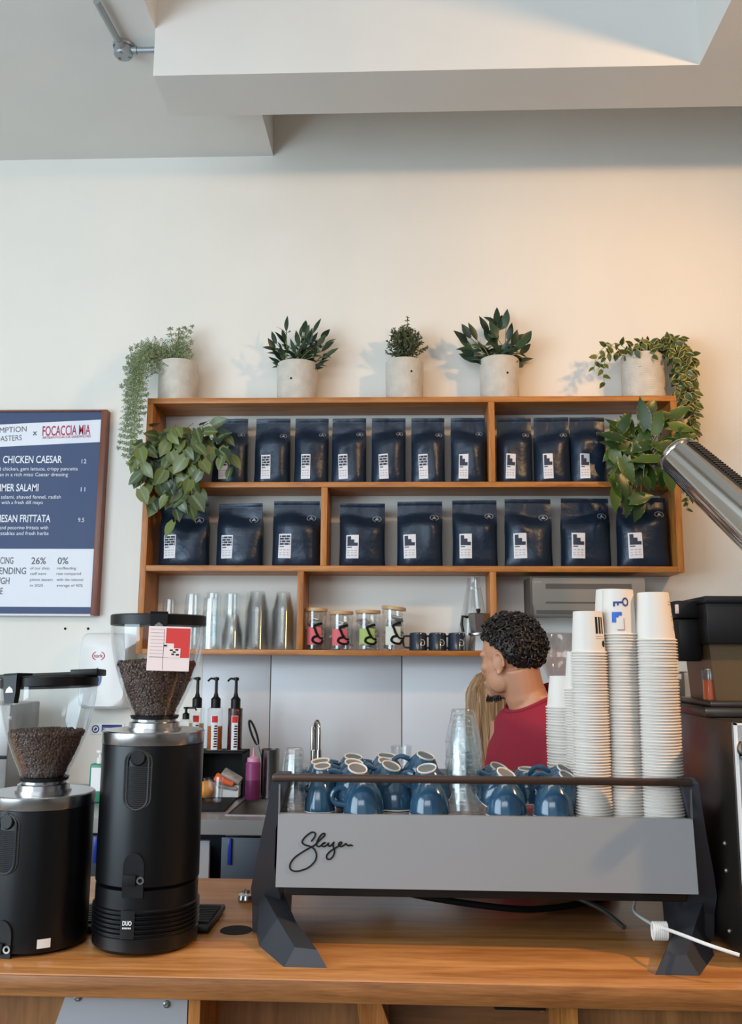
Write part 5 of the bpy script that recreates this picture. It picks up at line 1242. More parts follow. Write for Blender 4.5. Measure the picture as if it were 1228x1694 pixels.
t = thing('ladle', 'utensil with a black looped handle leaning in the steel pot', 'utensil', (c.x-.01, Y, WT+.01))
m = MB(); m.tube(bez([(c.x-.006, Y, WT+.02), tuple(a), tuple(a.lerp(b, .25))], 6), .004, 8); m.build('shaft', 'steel', t, world=True)
m = MB(); q = (b-a).normalized(); n_ = q.cross(Vector((0, 1, 0))); m.tube([a.lerp(b, .1+.45*(1-math.cos(k*2*PI/20))) + n_*.009*math.sin(k*2*PI/20) for k in range(20)], .0042, 8, closed=True); m.build('handle', 'black', t, world=True)
# black mat, glass with orange in front, packets
p0, p1 = wt(250, 1343), wt(372, 1343); pb_ = wt(400, 1313)
m = MB(); m.prism([(p0.x, p0.y), (p1.x, p1.y), (pb_.x, pb_.y), (p0.x-.02, pb_.y)], WT+.0003, WT+.006); tag(m.build('bar_mat', 'blackmatte', smooth=False), 'black rubber mat on the back worktop left of the sink', 'mat')
p = wt(349, 1332); r = wpx(35, 1310, p.y)/2; H = at(614, 1293, p.y).z - WT
o = tumbler('glass_tumbler', 'empty clear glass tumbler on the black mat beside the taller grinder', 'glass', (p.x, p.y+r, WT+.007), r, r*.85, H-.006, 'glassthick', None, inv=False)
Y = p.y+.10; bx = at(343, 1305, Y)
m = MB(); m.box(bx.x-.05, Y+.06-.03, WT+.007, at(392, 1312, Y).x, Y+.11, at(392, 1301, Y).z, bev=.003); tag(m.build('packet_tray', 'white'), 'white box of packets on the mat under the riser', 'box')
m = MB(); m.ball((at(343, 1290, Y+.02).x, Y+.005, WT+.007+.031), .031, seg=20, rings=14); tag(m.build('orange', 'orange'), 'round orange fruit behind the empty tumbler', 'fruit')
for k, (u, v, a, mt, lab) in enumerate(((372, 1290, -.3, 'wrapper', 'orange wrapped bar lying on the packets under the riser'), (384, 1284, -.5, 'packet', 'silver packet slanting over the orange wrapper'), (378, 1299, -.15, 'packet', 'silver packet lying lowest in the white box'))):
    c = at(u, v, Y+.03+.005*k); m = MB(); m.box(-.038, -.02, -.007, .038, .02, .007, bev=.006, Mx=Matrix.Translation(c) @ Matrix.Rotation(-a, 4, 'Y') @ Matrix.Rotation(.5, 4, 'X')); tag(m.build('snack_packet', mt), lab, 'packet', 'packets under the riser')
# tap
p = Vector((at(519, 1240, 3.55).x, 3.56, WT)); zt_ = at(519, 1193, 3.55).z
t = thing('sink_tap', 'chrome sink tap standing against the white splashback', 'tap', p)
h = zt_-WT
m = MB(); m.lathe([(0, 0), (.022, 0), (.022, .006), (.014, .010), (.013, h*.6), (0, h*.6)], 20); m.tube([(-.006, 0, h*.3), (-.006, 0, h*.92)], .008, 10); m.build('body', 'chrome', t)
m = MB(); m.tube(bez([(.004, 0, h*.55), (.004, -.005, h*.9), (.012, -.02, h), (.022, -.04, h*.92), (.024, -.05, h*.6)], 8), .0075, 10); m.lathe([(.011, h*.42), (.012, h*.5), (.010, h*.62)], 14, c=(.024, -.05, 0)); m.build('spout', 'chrome', t)
m = MB(); m.tube([(0, 0, h*.5), (.012, -.01, h*.40), (.03, -.03, h*.34)], [.006, .005, .004], 8); m.build('lever', 'chrome', t)
# clear measuring beaker seen above the cups
c = at(664, 1245, 3.30); r = wpx(17, 1245, 3.3)
m = MB(); H = c.z + .03 - WT; m.lathe([(0, 0), (r*.9, 0), (r, H-.01), (r+.004, H), (r-.002, H-.002), (r*.88, .004), (0, .004)], 28)
m = MB(); zb2_ = WT-.175; H = at(664, 1234, 3.3).z - zb2_; m.lathe([(0, 0), (r*.92, 0), (r, H-.008), (r+.003, H), (r-.001, H-.002), (r*.9, .004), (0, .004)], 28); o = tag(m.build('plastic_beaker', 'plastic'), 'clear plastic beaker in the sink behind the blue cups', 'beaker'); o.location = (c.x, 3.3, zb2_+.0005)
# left of the grinders: soap, sign, dispenser
Yd = WALL-.10
dx0, dx1 = at(131, 1110, Yd).x, at(213, 1110, Yd).x; dz1, dz0 = at(170, 1047, Yd).z, at(170, 1173, Yd).z
t = thing('towel_dispenser', 'white paper towel dispenser with a blue drop on the left wall', 'dispenser', ((dx0+dx1)/2, WALL, dz0))
def rr(x0, x1, z0, z1, y, rad=.03, n=5):
    o = []
    for cx_, cz_, a0 in ((x1-rad, z0+rad, -PI/2), (x1-rad, z1-rad, 0), (x0+rad, z1-rad, PI/2), (x0+rad, z0+rad, PI)):
        for k in range(n+1): a = a0+PI/2*k/n; o.append((cx_+rad*math.cos(a), y, cz_+rad*math.sin(a)))
    return o
m = MB(); m.loft([rr(dx0+.012, dx1-.012, dz0+.012, dz1-.03, Yd-.022, .05), rr(dx0+.004, dx1-.004, dz0+.004, dz1-.01, Yd-.012, .045), rr(dx0, dx1, dz0, dz1, Yd+.01), rr(dx0, dx1, dz0, dz1, WALL-.001)]); m.build('cover', 'white', t, world=True)
def drop(u, v, w, h, y): 
    c = at(u, v, y); W = wpx(w, v, y)/2; Hh = wpx(h, v, y)/2; o = []
    for k in range(24):
        a = 2*PI*k/24; sx = math.sin(a)*(1 if math.cos(a) < 0 else (1-math.cos(a))**.55); o.append((c.x+W*sx, y, c.z+Hh*math.cos(a)))
    return list(reversed(o))
m = MB(); m.loft([drop(160, 1120, 17, 34, Yd-.014), drop(160, 1120, 14, 30, Yd-.028)]); m.build('blue_drop', 'blue', t, world=True)
m = MB(); m.poly(drop(160, 1124, 8, 15, Yd-.0285)); m.build('drop_centre', 'bluetext', t, world=True, smooth=False)
c = at(163, 1085, Yd-.0225); m = MB(); R_ = wpx(11, 1085, Yd)
for k in range(28):
    if 5 <= k <= 8 or 19 <= k <= 22: continue
    a, b = 2*PI*k/28, 2*PI*(k+1)/28; m.poly([(c.x+R_*q*math.cos(w), c.y, c.z+R_*.72*q*math.sin(w)) for w, q in ((a, .84), (b, .84), (b, 1), (a, 1))])
m.text('tork', facing((c.x-R_*.7, c.y, c.z-R_*.24)), width=R_*1.4, height=R_*.55, bold=.02); m.build('red_logo', 'menu_red', t, smooth=False, world=True)
yS = WALL-.004; a, b = at(148, 1215, yS), at(206, 1197, yS)
t = thing('wall_sign', 'small blue and white hand washing sign behind the taller grinder', 'sign', ((a.x+b.x)/2, WALL, a.z))
m = MB(); m.box(a.x, yS, a.z, b.x, WALL-.0005, b.z, bev=.001); m.build('sign_panel', 'white', t, world=True)
c = at(158, 1206, yS-.001); m = MB(); R_ = wpx(6.5, 1206, yS)
for k in range(20): w0, w1 = 2*PI*k/20, 2*PI*(k+1)/20; m.poly([(c.x+R_*q*math.cos(w), c.y, c.z+R_*q*math.sin(w)) for w, q in ((w0, .7), (w1, .7), (w1, 1), (w0, 1))])
m.poly([(c.x-R_*.45, c.y, c.z-R_*.1), (c.x-R_*.1, c.y, c.z-R_*.5), (c.x+R_*.5, c.y, c.z+R_*.1), (c.x+R_*.1, c.y, c.z+R_*.45)]); e = at(168, 1211, yS); f = at(202, 1199, yS); m.poly([(e.x, c.y, e.z), (f.x, c.y, e.z), (f.x, c.y, f.z), (e.x, c.y, f.z)]); m.build('blue_symbol', 'bluetext', t, smooth=False, world=True)
m = MB(); q_ = facing((e.x+.006, c.y-.0006, e.z+.006)); [m.box(.0, .008*k, 0, (f.x-e.x)*(.75-.2*k), .008*k+.003, .0003, Mx=q_) for k in range(2)]; m.build('white_print', 'whiteprint', t, smooth=False, world=True)
p = wt(160, 1312); r = wpx(26, 1290, p.y)/2
t = thing('soap_bottle', 'green soap bottle on the back worktop between the grinders', 'bottle', (at(164, 1290, 3.3).x, 3.3, WT+.0005)); H = at(614, 1268, 3.3).z - WT
m = MB(); m.box(-.03, -.022, 0, .03, .022, H, bev=.008); m.build('bottle_body', 'green', t)
m = MB(); m.lathe([(.012, H-.001), (.012, H+.02), (.005, H+.022), (.005, H+.035), (.014, H+.037), (.014, H+.046), (0, H+.047)], 16); m.build('pump', 'white', t)
m = MB(); m.box(-.022, -.0232, .3*H, .022, -.0222, .9*H); m.build('label', 'white', t)
cA, cB = at(-40, 1240, 3.35), at(22, 1165, 3.35)
t = thing('steel_appliance', 'grey boxy steel appliance behind the left grinder hopper', 'appliance', (cB.x-.15, 3.35, WT))
m = MB(); m.box(cB.x-.30, 3.33, WT+.001, cB.x, 3.60, cB.z, bev=.006); m.build('casing', 'steelmid', t, world=True)
m = MB(); z_ = at(10, 1250, 3.33).z; m.box(cB.x-.29, 3.325, z_-.012, cB.x-.003, 3.331, z_, bev=.001); m.build('seal', 'black', t, world=True)
m = MB(); c = at(16, 1188, 3.33); m.ball(c, .008); m.build('knob', 'white', t, world=True)

# ------------------------------------------------------------------ air conditioner under the shelf
Ya = WALL-.20
x0, x1 = at(879, 985, Ya).x, at(1068, 985, Ya).x; z1, z0 = at(950, 956, Ya).z, at(950, 1018, Ya).z
t = thing('air_conditioner', 'grey wall air conditioner under the right end of the shelf', 'air conditioner', ((x0+x1)/2, WALL, z0))
m = MB(); m.prism([(Ya+.012, z0), (Ya, z0+.05), (Ya, z1-.01), (Ya+.01, z1), (WALL-.001, z1), (WALL-.001, z0)], x0, x1, Mx=Matrix(((0, 0, 1, 0), (1, 0, 0, 0), (0, 1, 0, 0), (0, 0, 0, 1)))); m.build('casing', 'acgrey', t, world=True, angle=20)
m = MB(); m.box(x0-.004, Ya-.002, z0-.003, x0+.003, WALL-.01, z1+.004); m.build('end_cap', 'acdark', t, world=True)
a, b = at(903, 974, Ya), at(1045, 966, Ya); m = MB(); m.box(a.x, Ya-.0015, a.z, b.x, Ya+.001, b.z); m.build('air_slot', 'acdark', t, world=True)
a, b = at(903, 998, Ya), at(1050, 996, Ya); m = MB(); m.box(a.x, Ya-.0008, a.z, b.x, Ya+.001, b.z); m.box(x0+.02, Ya+.004, z0+.006, x1-.02, Ya+.02, z0+.02); m.build('louvre', 'acdark', t, world=True)
c = at(884, 963, Ya-.001); m = MB(); q_ = facing((c.x, Ya-.001, c.z-.004)); [m.poly([(.010*k, .004, 0), (.010*k+.005, 0, 0), (.010*k+.010, .004, 0), (.010*k+.005, .009, 0)], 0, q_) for k in range(3)]; m.build('maker_mark', 'plate', t, smooth=False, world=True)
# filter grinder behind the man
Yg = 3.32; c = at(925, 1120, Yg)
t = thing('hopper_grinder', 'tinted clear hopper of the back grinder between the man and the paper cups', 'coffee grinder', (c.x, Yg, WT))
zt2, zm_, zb2 = at(614, 1047, Yg).z-WT, at(614, 1092, Yg).z-WT, at(614, 1126, Yg).z-WT
r = wpx(31, 1050, Yg)
m = MB(); m.lathe([(r*.45, zb2), (r*.55, zb2+.01), (r*.95, zm_), (r, zm_+.02), (r, zt2), (r*1.03, zt2+.003)], 40); m.build('hopper', 'smoke', t)
m = MB(); m.lathe([(0, 0), (r*1.1, 0), (r*1.1, zb2*.55), (r*1.0, zb2*.78), (r*.75, zb2*.93), (r*.5, zb2), (0, zb2)], 40); m.build('body', 'black', t)
m = MB(); m.lathe([(r*1.005, zb2*.76), (r*1.04, zb2*.78), (r*.99, zb2*.80)], 40); m.build('trim_ring', 'steel', t)

# ------------------------------------------------------------------ steel appliance and grinder at the right
ax0 = max(pz(1219, 1608, BAR).x, mx0+HW+.012+.049); ay0 = 1.655
az = at(1210, 1193, ay0).z
t = thing('dark_steel_appliance', 'large dark stainless appliance at the right end of the bar', 'appliance', (ax0+.25, ay0, BAR))
m = MB(); m.box(ax0, ay0, BAR+.012, 1.15, 2.05, az, bev=.004); m.build('casing', 'darksteel', t, world=True)
m = MB(); m.box(ax0+.004, ay0-.012, BAR+.03, 1.14, ay0-.001, az-.005, bev=.002); m.build('front_door', 'steelmid', t, world=True)
m = MB(); m.box(ax0+.002, ay0-.014, BAR+.03, ax0+.0055, ay0-.004, az-.003); m.box(ax0+.002, ay0-.014, az-.006, 1.14, ay0-.004, az-.003); m.build('door_edge', 'white', t, world=True)
for x, y in ((ax0+.04, ay0+.04), (1.1, ay0+.04), (ax0+.04, 2.0), (1.1, 2.0)):
    m = MB(); m.lathe([(0, BAR+.0005), (.02, BAR+.0005), (.016, BAR+.013), (0, BAR+.013)], 16, c=(x, y, 0)); m.build('foot', 'black', t, world=True)
m = MB(); c = at(1152, 1430, 1.9); 
for v in (1395, 1440, 1540):
    p = at(1185, v, 1.72); m = MB(); m.ball((ax0-.0005, p.y, p.z), .004, seg=8, rings=6); m.build('rivet', 'steelmid', t, world=True)

m = MB(); c = at(1228, 1238, ay0-.02); m.lathe([(0, .03), (.016, .028), (.018, .02), (.010, 0)], 24, Mx=facing((c.x+.005, ay0-.012, c.z))); m.build('knob', 'chrome', t, world=True)
# brewer grinder standing on it
gy = 1.88
t = thing('brew_grinder', 'tall brown-black brewer standing on the dark steel appliance', 'grinder', (at(1205, 1160, gy).x, gy, az))
zA = at(1190, 1163, gy-.1).z
bx0 = at(1158, 1168, gy-.10).x
m = MB(); m.box(bx0, gy-.13, az+.0005, 1.05, gy+.12, az+.018, bev=.004); m.box(bx0+.015, gy-.115, az+.018, 1.05, gy+.10, zA+.004, bev=.004); m.build('base_plate', 'darksteel', t, world=True)
zt1_, zt2_ = at(1195, 1062, gy-.08).z, at(1195, 986, gy-.1).z
xa, xb_ = at(1178, 1100, gy-.08).x, at(1186, 1160, gy-.08).x
m = MB(); m.loft([[(xb_, gy-.08, zA), (1.0, gy-.08, zA), (1.0, gy+.08, zA), (xb_, gy+.08, zA)], [(xa-.004, gy-.08, zt1_+.01), (1.0, gy-.08, zt1_+.01), (1.0, gy+.08, zt1_+.01), (xa-.004, gy+.08, zt1_+.01)]]); m.build('column', 'bronzesteel', t, world=True, smooth=False)
xc_ = at(1170, 1030, gy-.1).x
m = MB(); m.box(xc_, gy-.10, zt1_-.004, xc_+.30, gy+.08, zt2_-.012, bev=.003); m.box(xc_-.004, gy-.105, zt2_-.014, xc_+.27, gy+.085, zt2_, bev=.003); m.box(xc_+.05, gy-.098, zt1_-.004, xc_+.25, gy+.06, zt1_+.010); m.build('hopper_housing', 'black', t, world=True)
xe, ze0, ze1 = at(1118, 1045, gy-.04).x, at(1145, 1094, gy-.04).z, at(1145, 994, gy-.04).z; zmid = at(1145, 1023, gy-.04).z
m = MB(); m.box(xe+.004, gy-.045, ze0, xc_+.006, gy+.06, zmid, bev=.005); m.box(xe, gy-.05, zmid, xc_+.006, gy+.065, ze1, bev=.003); sh = m.build('side_hopper', 'black', t, world=True)
a, b = at(1117.5, 1015, gy-.05), at(1122.5, 1000, gy-.05); m = MB(); m.box(a.x, gy-.0512, a.z, b.x, gy-.0500, b.z); m.build('white_sticker', 'whiteprint', sh, world=True)
m = MB(); a = at(1114, 1036, gy+.02); m.box(a.x-.006, gy, a.z-.012, xe+.006, gy+.03, a.z+.008, bev=.002); m.build('latch', 'blackmatte', t, world=True)
# orange-filled jar
p = at(1176, 1157, gy-.055); r = wpx(10.5, 1140, gy-.05)
t = thing('spice_jar', 'small glass jar of orange powder beside the brewer column', 'jar', (p.x, gy-.055, zA+.0045))
zt3, zmd = at(1176, 1110, gy-.055).z-zA, at(1176, 1128, gy-.055).z-zA
m = MB(); m.lathe([(0, .0), (r, 0), (r, zmd), (0, zmd)], 24); m.build('powder', 'orangejar', t)
m = MB(); m.lathe([(r+.0008, 0), (r+.0008, zmd+.001)], 24); m.build('glass_body', 'glass', t)
m = MB(); m.lathe([(r+.0015, zmd), (r+.0015, zt3-.002), (r, zt3), (0, zt3)], 24)
for k in range(20): a = 2*PI*k/20; m.box(-.0008, -.0008, zmd, .0008, .0008, zt3-.003, Mx=Matrix.Translation(((r+.0016)*math.cos(a), (r+.0016)*math.sin(a), 0)))
m.build('lid', 'steelmid', t)
# grey dispenser on the wall behind
Yw = WALL-.10; a, b = at(1095, 1155, Yw), at(1137, 1111, Yw)
t = thing('wall_dispenser', 'grey wall dispenser with a white knob right of the paper cups', 'dispenser', ((a.x+b.x)/2, WALL, a.z))
m = MB(); m.box(a.x, Yw, a.z, b.x-.01, WALL-.001, b.z-.003, bev=.004); m.box(a.x-.002, Yw-.003, b.z-.004, b.x, WALL-.001, b.z, bev=.001); m.box(a.x-.002, Yw-.003, a.z-.004, b.x+.001, WALL-.001, a.z, bev=.001); m.build('casing', 'steelmid', t, world=True)
c = at(1122, 1119, Yw-.002); m = MB(); m.box(c.x-.012, Yw-.012, c.z-.012, c.x+.012, Yw, c.z+.010, bev=.004); m.build('knob', 'white', t, world=True)
c = at(1134, 1228, 2.12)
t = thing('handle_jug', 'dark blue handled jug hidden between the paper cups and the steel appliance', 'jug', (c.x-.02, 2.125, BAR+.0005))
m = MB(); m.lathe([(0, 0), (.032, 0), (.034, .003), (.030, c.z+.0-BAR), (.028, c.z-BAR), (.030, .006), (0, .006)], 28); m.build('body', 'enamel', t)
m = MB(); z_ = c.z-BAR; m.tube(bez([(.029, 0, z_-.01), (.050, 0, z_), (.058, 0, z_-.03), (.045, 0, z_-.07), (.032, 0, z_-.08)], 6), .005, 8); m.build('handle', 'enamel', t)
m = MB(); c = pz(407, 1490, BAR); m.lathe([(0, 0), (.016, 0), (.018, .004), (.016, .012), (.009, .016), (.009, .022), (0, .024)], 20, c=(c.x, c.y, BAR+.0005)); tag(m.build('steel_tamper', 'steel'), 'small shiny metal cap on the bar beside the machine leg', 'cap')
# ------------------------------------------------------------------ people
def fuse(name, mb, mname, voxel=0.005, smooth=4):
    o = mb.build(name, mname, None)
    r = o.modifiers.new('r', 'REMESH'); r.mode = 'VOXEL'; r.voxel_size = voxel; r.use_smooth_shade = True
    s = o.modifiers.new('s', 'SMOOTH'); s.factor = 0.5; s.iterations = smooth
    dg = bpy.context.evaluated_depsgraph_get(); dg.update()
    me = bpy.data.meshes.new_from_object(o.evaluated_get(dg)); old = o.data; o.modifiers.clear(); o.data = me; me.name = name; bpy.data.meshes.remove(old)
    me.polygons.foreach_set('use_smooth', [True]*len(me.polygons))
    return o
def head_parts(m, T, s=1.0):
    """local frame: x to the face, y to the figure's left, z up; origin between the ears"""
    E = lambda c, r, seg=20, rg=14, X=None: m.ball((0, 0, 0), tuple(q*s for q in r), seg=seg, rings=rg, Mx=T @ Matrix.Translation(Vector(c)*s) @ (X or Matrix()))
    E((-.012, 0, .038), (.094, .073, .088)); E((.022, 0, -.012), (.068, .062, .092)); E((.030, 0, -.062), (.058, .050, .052)); E((.064, 0, -.092), (.026, .026, .022))
    E((.066, 0, .030), (.024, .052, .018)); E((.020, .046, -.055), (.040, .018, .040)); E((.020, -.046, -.055), (.040, .018, .040))
    E((.058, .036, -.012), (.026, .020, .018)); E((.058, -.036, -.012), (.026, .020, .018))
    m.tube([T @ (Vector(p)*s) for p in ((.080, 0, .020), (.088, 0, -.008), (.094, 0, -.028))], [.008*s, .010*s, .013*s], 12); E((.090, 0, -.032), (.012, .011, .010)); E((.082, .012, -.034), (.010, .008, .008)); E((.082, -.012, -.034), (.010, .008, .008))
    E((.086, 0, -.060), (.014, .022, .006)); E((.084, 0, -.070), (.013, .019, .007))
    for sg in (-1, 1):
        X = Matrix.Rotation(sg*.35, 4, 'Z') @ Matrix.Rotation(-.2, 4, 'Y')
        E((-.006, sg*.074, -.004), (.018, .006, .030), X=X)
        m.tube([T @ (Vector((-.006+.019*math.cos(a)-.002, sg*(.081+.004*math.cos(a+2.6)), -.001+.031*math.sin(a)))*s) for a in [(-.6+k*.42) for k in range(11)]], .0055*s, 8)
        E((-.001, sg*.078, -.032), (.009, .006, .009))
def rotto(f, up=(0, 0, 1)):
    x = Vector(f).normalized(); z = Vector(up); z = (z - x*z.dot(x)).normalized(); y = z.cross(x)
    return Matrix(((x.x, y.x, z.x, 0), (x.y, y.y, z.y, 0), (x.z, y.z, z.z, 0), (0, 0, 0, 1)))
def ell(c, F, S, a, b, n=28, p=2.3, tilt=0.0):
    """a super-elliptic ring: F forward (half depth a), S to the left (half width b)"""
    o = []
    for k in range(n):
        q = 2*PI*k/n; cx, sx = math.cos(q), math.sin(q)
        o.append(Vector(c) + F*(a*math.copysign(abs(cx)**(2/p), cx)) + S*(b*math.copysign(abs(sx)**(2/p), sx)) + Vector((0, 0, tilt*cx)))
    return o
# --- the man
MY_ = 2.47
hc = at(842, 1094, MY_)                       # between the ears
ang = math.radians(35)
hf = Vector((-math.cos(ang), math.sin(ang), -.10)).normalized()
TH_ = Matrix.Translation(hc) @ rotto(hf, (-.10, 0, 1))
hs = wpx(137, 1080, MY_)/.268
F = Vector((-.93, -.36, 0)).normalized(); Sd = Vector((0, 0, 1)).cross(F).normalized()      # chest faces left and a little to the room
nb = at(877, 1168, MY_)                       # pit of the neck, inside
man = thing('person', 'young man with short dark curly hair in a crimson t-shirt, turned away behind the bar', 'person', (nb.x, MY_, 0))
m = MB(); head_parts(m, TH_, hs)
nk0 = TH_ @ (Vector((-.030, 0, -.045))*hs)
m.tube(bez([nk0 + Vector((0, 0, .02)), nk0.lerp(nb, .5), nb, nb + Vector((.01, 0, -.05))], 5), [.053]*6+[.055]*5+[.066]*5, 20)
tz = lambda d: nb.z - d
spine = lambda d: Vector((nb.x+.010+.045*max(0, min(1, d/.12)), nb.y, tz(d)))
body_rings = [ell(spine(-.03), F, Sd, .055, .062), ell(spine(.00), F, Sd, .060, .068), ell(spine(.035), F, Sd, .078, .135), ell(spine(.09), F, Sd, .100, .180), ell(spine(.20), F, Sd, .108, .170), ell(spine(.32), F, Sd, .098, .150), ell(spine(.43), F, Sd, .098, .145), ell(spine(.52), F, Sd, .105, .160), ell(spine(.60), F, Sd, .100, .160)]
m.loft(list(reversed(body_rings)))
hip = spine(.58)
for sg in (-1, 1):
    sh = spine(.055) + Sd*sg*.175; el = sh + Sd*sg*.03 + F*.02 + Vector((0, 0, -.29)); wr = el + F*.20 + Vector((0, 0, -.13)) - Sd*sg*.04
    m.tube(bez([sh, sh.lerp(el, .5), el, el.lerp(wr, .5), wr], 5), [.056]*5+[.048]*5+[.040]*5+[.036]*5+[.028], 16)
    pm = wr + (wr-el).normalized()*.05; m.ball(wr.lerp(pm, .7), (.040, .022, .030), seg=14, rings=10)
    fd = (wr-el).normalized()
    for k in range(4): b = pm + Sd*(-.027+.018*k); m.tube([b, b+fd*.035, b+fd*.06+Vector((0, 0, -.018)), b+fd*.068+Vector((0, 0, -.035))], [.0095, .009, .008, .0065], 8)
    b = wr + fd*.02 + Sd*(-sg)*.03; m.tube([b, b+fd*.03-Sd*sg*.018, b+fd*.055-Sd*sg*.02], [.011, .010, .008], 8)
    l0 = hip + Sd*sg*.085; kn = Vector((l0.x, l0.y, .50)); fo = Vector((l0.x+.01, l0.y, .07)); m.tube(bez([l0, l0.lerp(kn, .5), kn, kn.lerp(fo, .4), fo], 5), [.085]*5+[.072]*5+[.056]*5+[.052]*5+[.040], 16)
    m.tube([fo+Vector((.03, 0, -.02)), fo + F*.08 + Vector((0, 0, -.035)), fo + F*.17 + Vector((0, 0, -.045))], [.040, .036, .024], 12)
bd = fuse('body', m, 'skin', .0034, 4); bd.parent = man; bd.location = -man.location
# beard on the chin and jaw
m = MB()
for k in range(220):
    q = RND.uniform(-1, 1); base = Vector((.060+.030*(1-q*q)-.03*abs(q), q*.030, -.098-.010*RND.random())); p = TH_ @ (base*hs)
    m.tube([p, p + TH_.to_3x3() @ Vector((RND.uniform(-.004, .012), RND.uniform(-.004, .004), RND.uniform(-.016, -.006)))], [.0022, .0008], 4)
m.build('beard', 'hairdark', man, world=True)
# curly hair
m = MB()
hb = MB(); 
def scalp(th, ph, k=1.0): return Vector((-.014+.100*k*math.cos(ph)*math.cos(th), .079*k*math.cos(ph)*math.sin(th), .040+.096*k*math.sin(ph)))
def hair_low(th):                            # how low the hair comes, by direction (0 = face)
    a = abs(th)
    if a < .9: return .38 + .05*a
    if a < 1.55: return .42 - (a-.9)*.55
    if a < 2.0: return .06 - (a-1.55)*1.5
    return -.62 - (a-2.0)*.28
vs = []
for i in range(49):
    th = -PI + 2*PI*i/48; lo = hair_low(th)
    vs.append([TH_ @ (scalp(th, lo+(PI/2-lo)*j/12, 1.02+.05*min(1, j/3))*hs) for j in range(13)])
for i in range(48):
    b = vs[i]; c = vs[i+1]
    for j in range(12): m.add([b[j], c[j], c[j+1], b[j+1]], [(0, 1, 2, 3)])
n = 0
while n < 760:
    th = RND.uniform(-PI, PI); ph = math.asin(RND.uniform(-.65, 1)); lo = hair_low(th)
    if ph < lo: continue
    n += 1
    rise = min(1, (ph-lo)/.55); k = 1.04 + .14*rise*RND.uniform(.45, 1)
    c = scalp(th, ph, k); nrm = (c - Vector((-.014, 0, .04))).normalized(); t1 = nrm.orthogonal().normalized(); t1.rotate(Matrix.Rotation(RND.uniform(0, 6.28), 3, nrm)); t2 = nrm.cross(t1)
    R_ = RND.uniform(.0055, .0095)*(.65+.5*rise); turns = RND.uniform(1.1, 1.8); hgt = RND.uniform(.008, .020)*(.3+.7*rise); pts = []
    nn = 13
    for j in range(nn):
        a = turns*2*PI*j/nn; pts.append(TH_ @ ((c + t1*R_*math.cos(a) + t2*R_*math.sin(a)*.9 + nrm*(hgt*j/nn-.006) + t1*.006*j/nn)*hs))
    m.tube(pts, [.0026]*(nn-1)+[.0010], 5)
m.build('hair', 'hairdark', man, world=True, angle=60)
# t-shirt
m = MB()
sh_r = [ell(spine(.54), F, Sd, .125, .182), ell(spine(.43), F, Sd, .122, .175), ell(spine(.32), F, Sd, .122, .178), ell(spine(.20), F, Sd, .126, .190), ell(spine(.09), F, Sd, .114, .194), ell(spine(.040), F, Sd, .098, .178, tilt=-.008), ell(spine(.012), F, Sd, .088, .132, tilt=-.020), ell(spine(-.010), F, Sd, .078, .092, tilt=-.030), ell(spine(-.022), F, Sd, .070, .076, tilt=-.036)]
folds = []
for i, r in enumerate(sh_r):
    c = sum(r, Vector())/len(r)
    if i < 5:
        for k, p in enumerate(r): p += (p-c).normalized()*(.006*math.sin(k*.9+i*.7)+.004*math.sin(k*2.1-i))
m.loft(sh_r, caps=False)
for sg in (-1, 1):
    sh = spine(.058) + Sd*sg*.105; el = sh + Sd*sg*.045 + F*.02 + Vector((0, 0, -.22)); el = el + Sd*sg*.045; P = bez([sh, sh.lerp(el, .5)+Sd*sg*.012, el], 6)
    m.tube(P, [.074+.004*math.sin(k*1.7) for k in range(len(P))], 24, caps=False)
sh_o = m.build('t_shirt', 'shirt', man, world=True, angle=80)
so = sh_o.modifiers.new('thickness', 'SOLIDIFY'); so.thickness = .004; so.offset = -1
sub = sh_o.modifiers.new('smooth', 'SUBSURF'); sub.levels = 1; sub.render_levels = 1
m = MB(); m.tube(sh_r[-1], .0055, 8, closed=True); m.build('neckband', 'shirt', sh_o, world=True)
m = MB()
for sg in (-1, 1):
    l0 = hip + Sd*sg*.085; kn = Vector((l0.x, l0.y, .50)); fo = Vector((l0.x+.01, l0.y, .10)); m.tube(bez([l0+Vector((0, 0, .03)), l0.lerp(kn, .5), kn, kn.lerp(fo, .4), fo], 5), [.098]*5+[.086]*5+[.070]*5+[.064]*5+[.058], 18)
m.loft([ell(spine(.66), F, Sd, .10, .16), ell(spine(.60), F, Sd, .116, .178), ell(spine(.50), F, Sd, .114, .170)]); m.build('trousers', 'trouser', man, world=True)
m = MB()
for sg in (-1, 1):
    fo = hip + Sd*sg*.085; fo = Vector((fo.x+.01, fo.y, .06)); m.loft([ell(fo+F*.06+Vector((0, 0, -.06)), F, Sd, .135, .052), ell(fo+F*.06+Vector((0, 0, -.03)), F, Sd, .138, .054), ell(fo+F*.03+Vector((0, 0, .02)), F, Sd, .09, .050), ell(fo+Vector((0, 0, .06)), F, Sd, .06, .050)])
m.build('shoes', 'blackmatte', man, world=True)

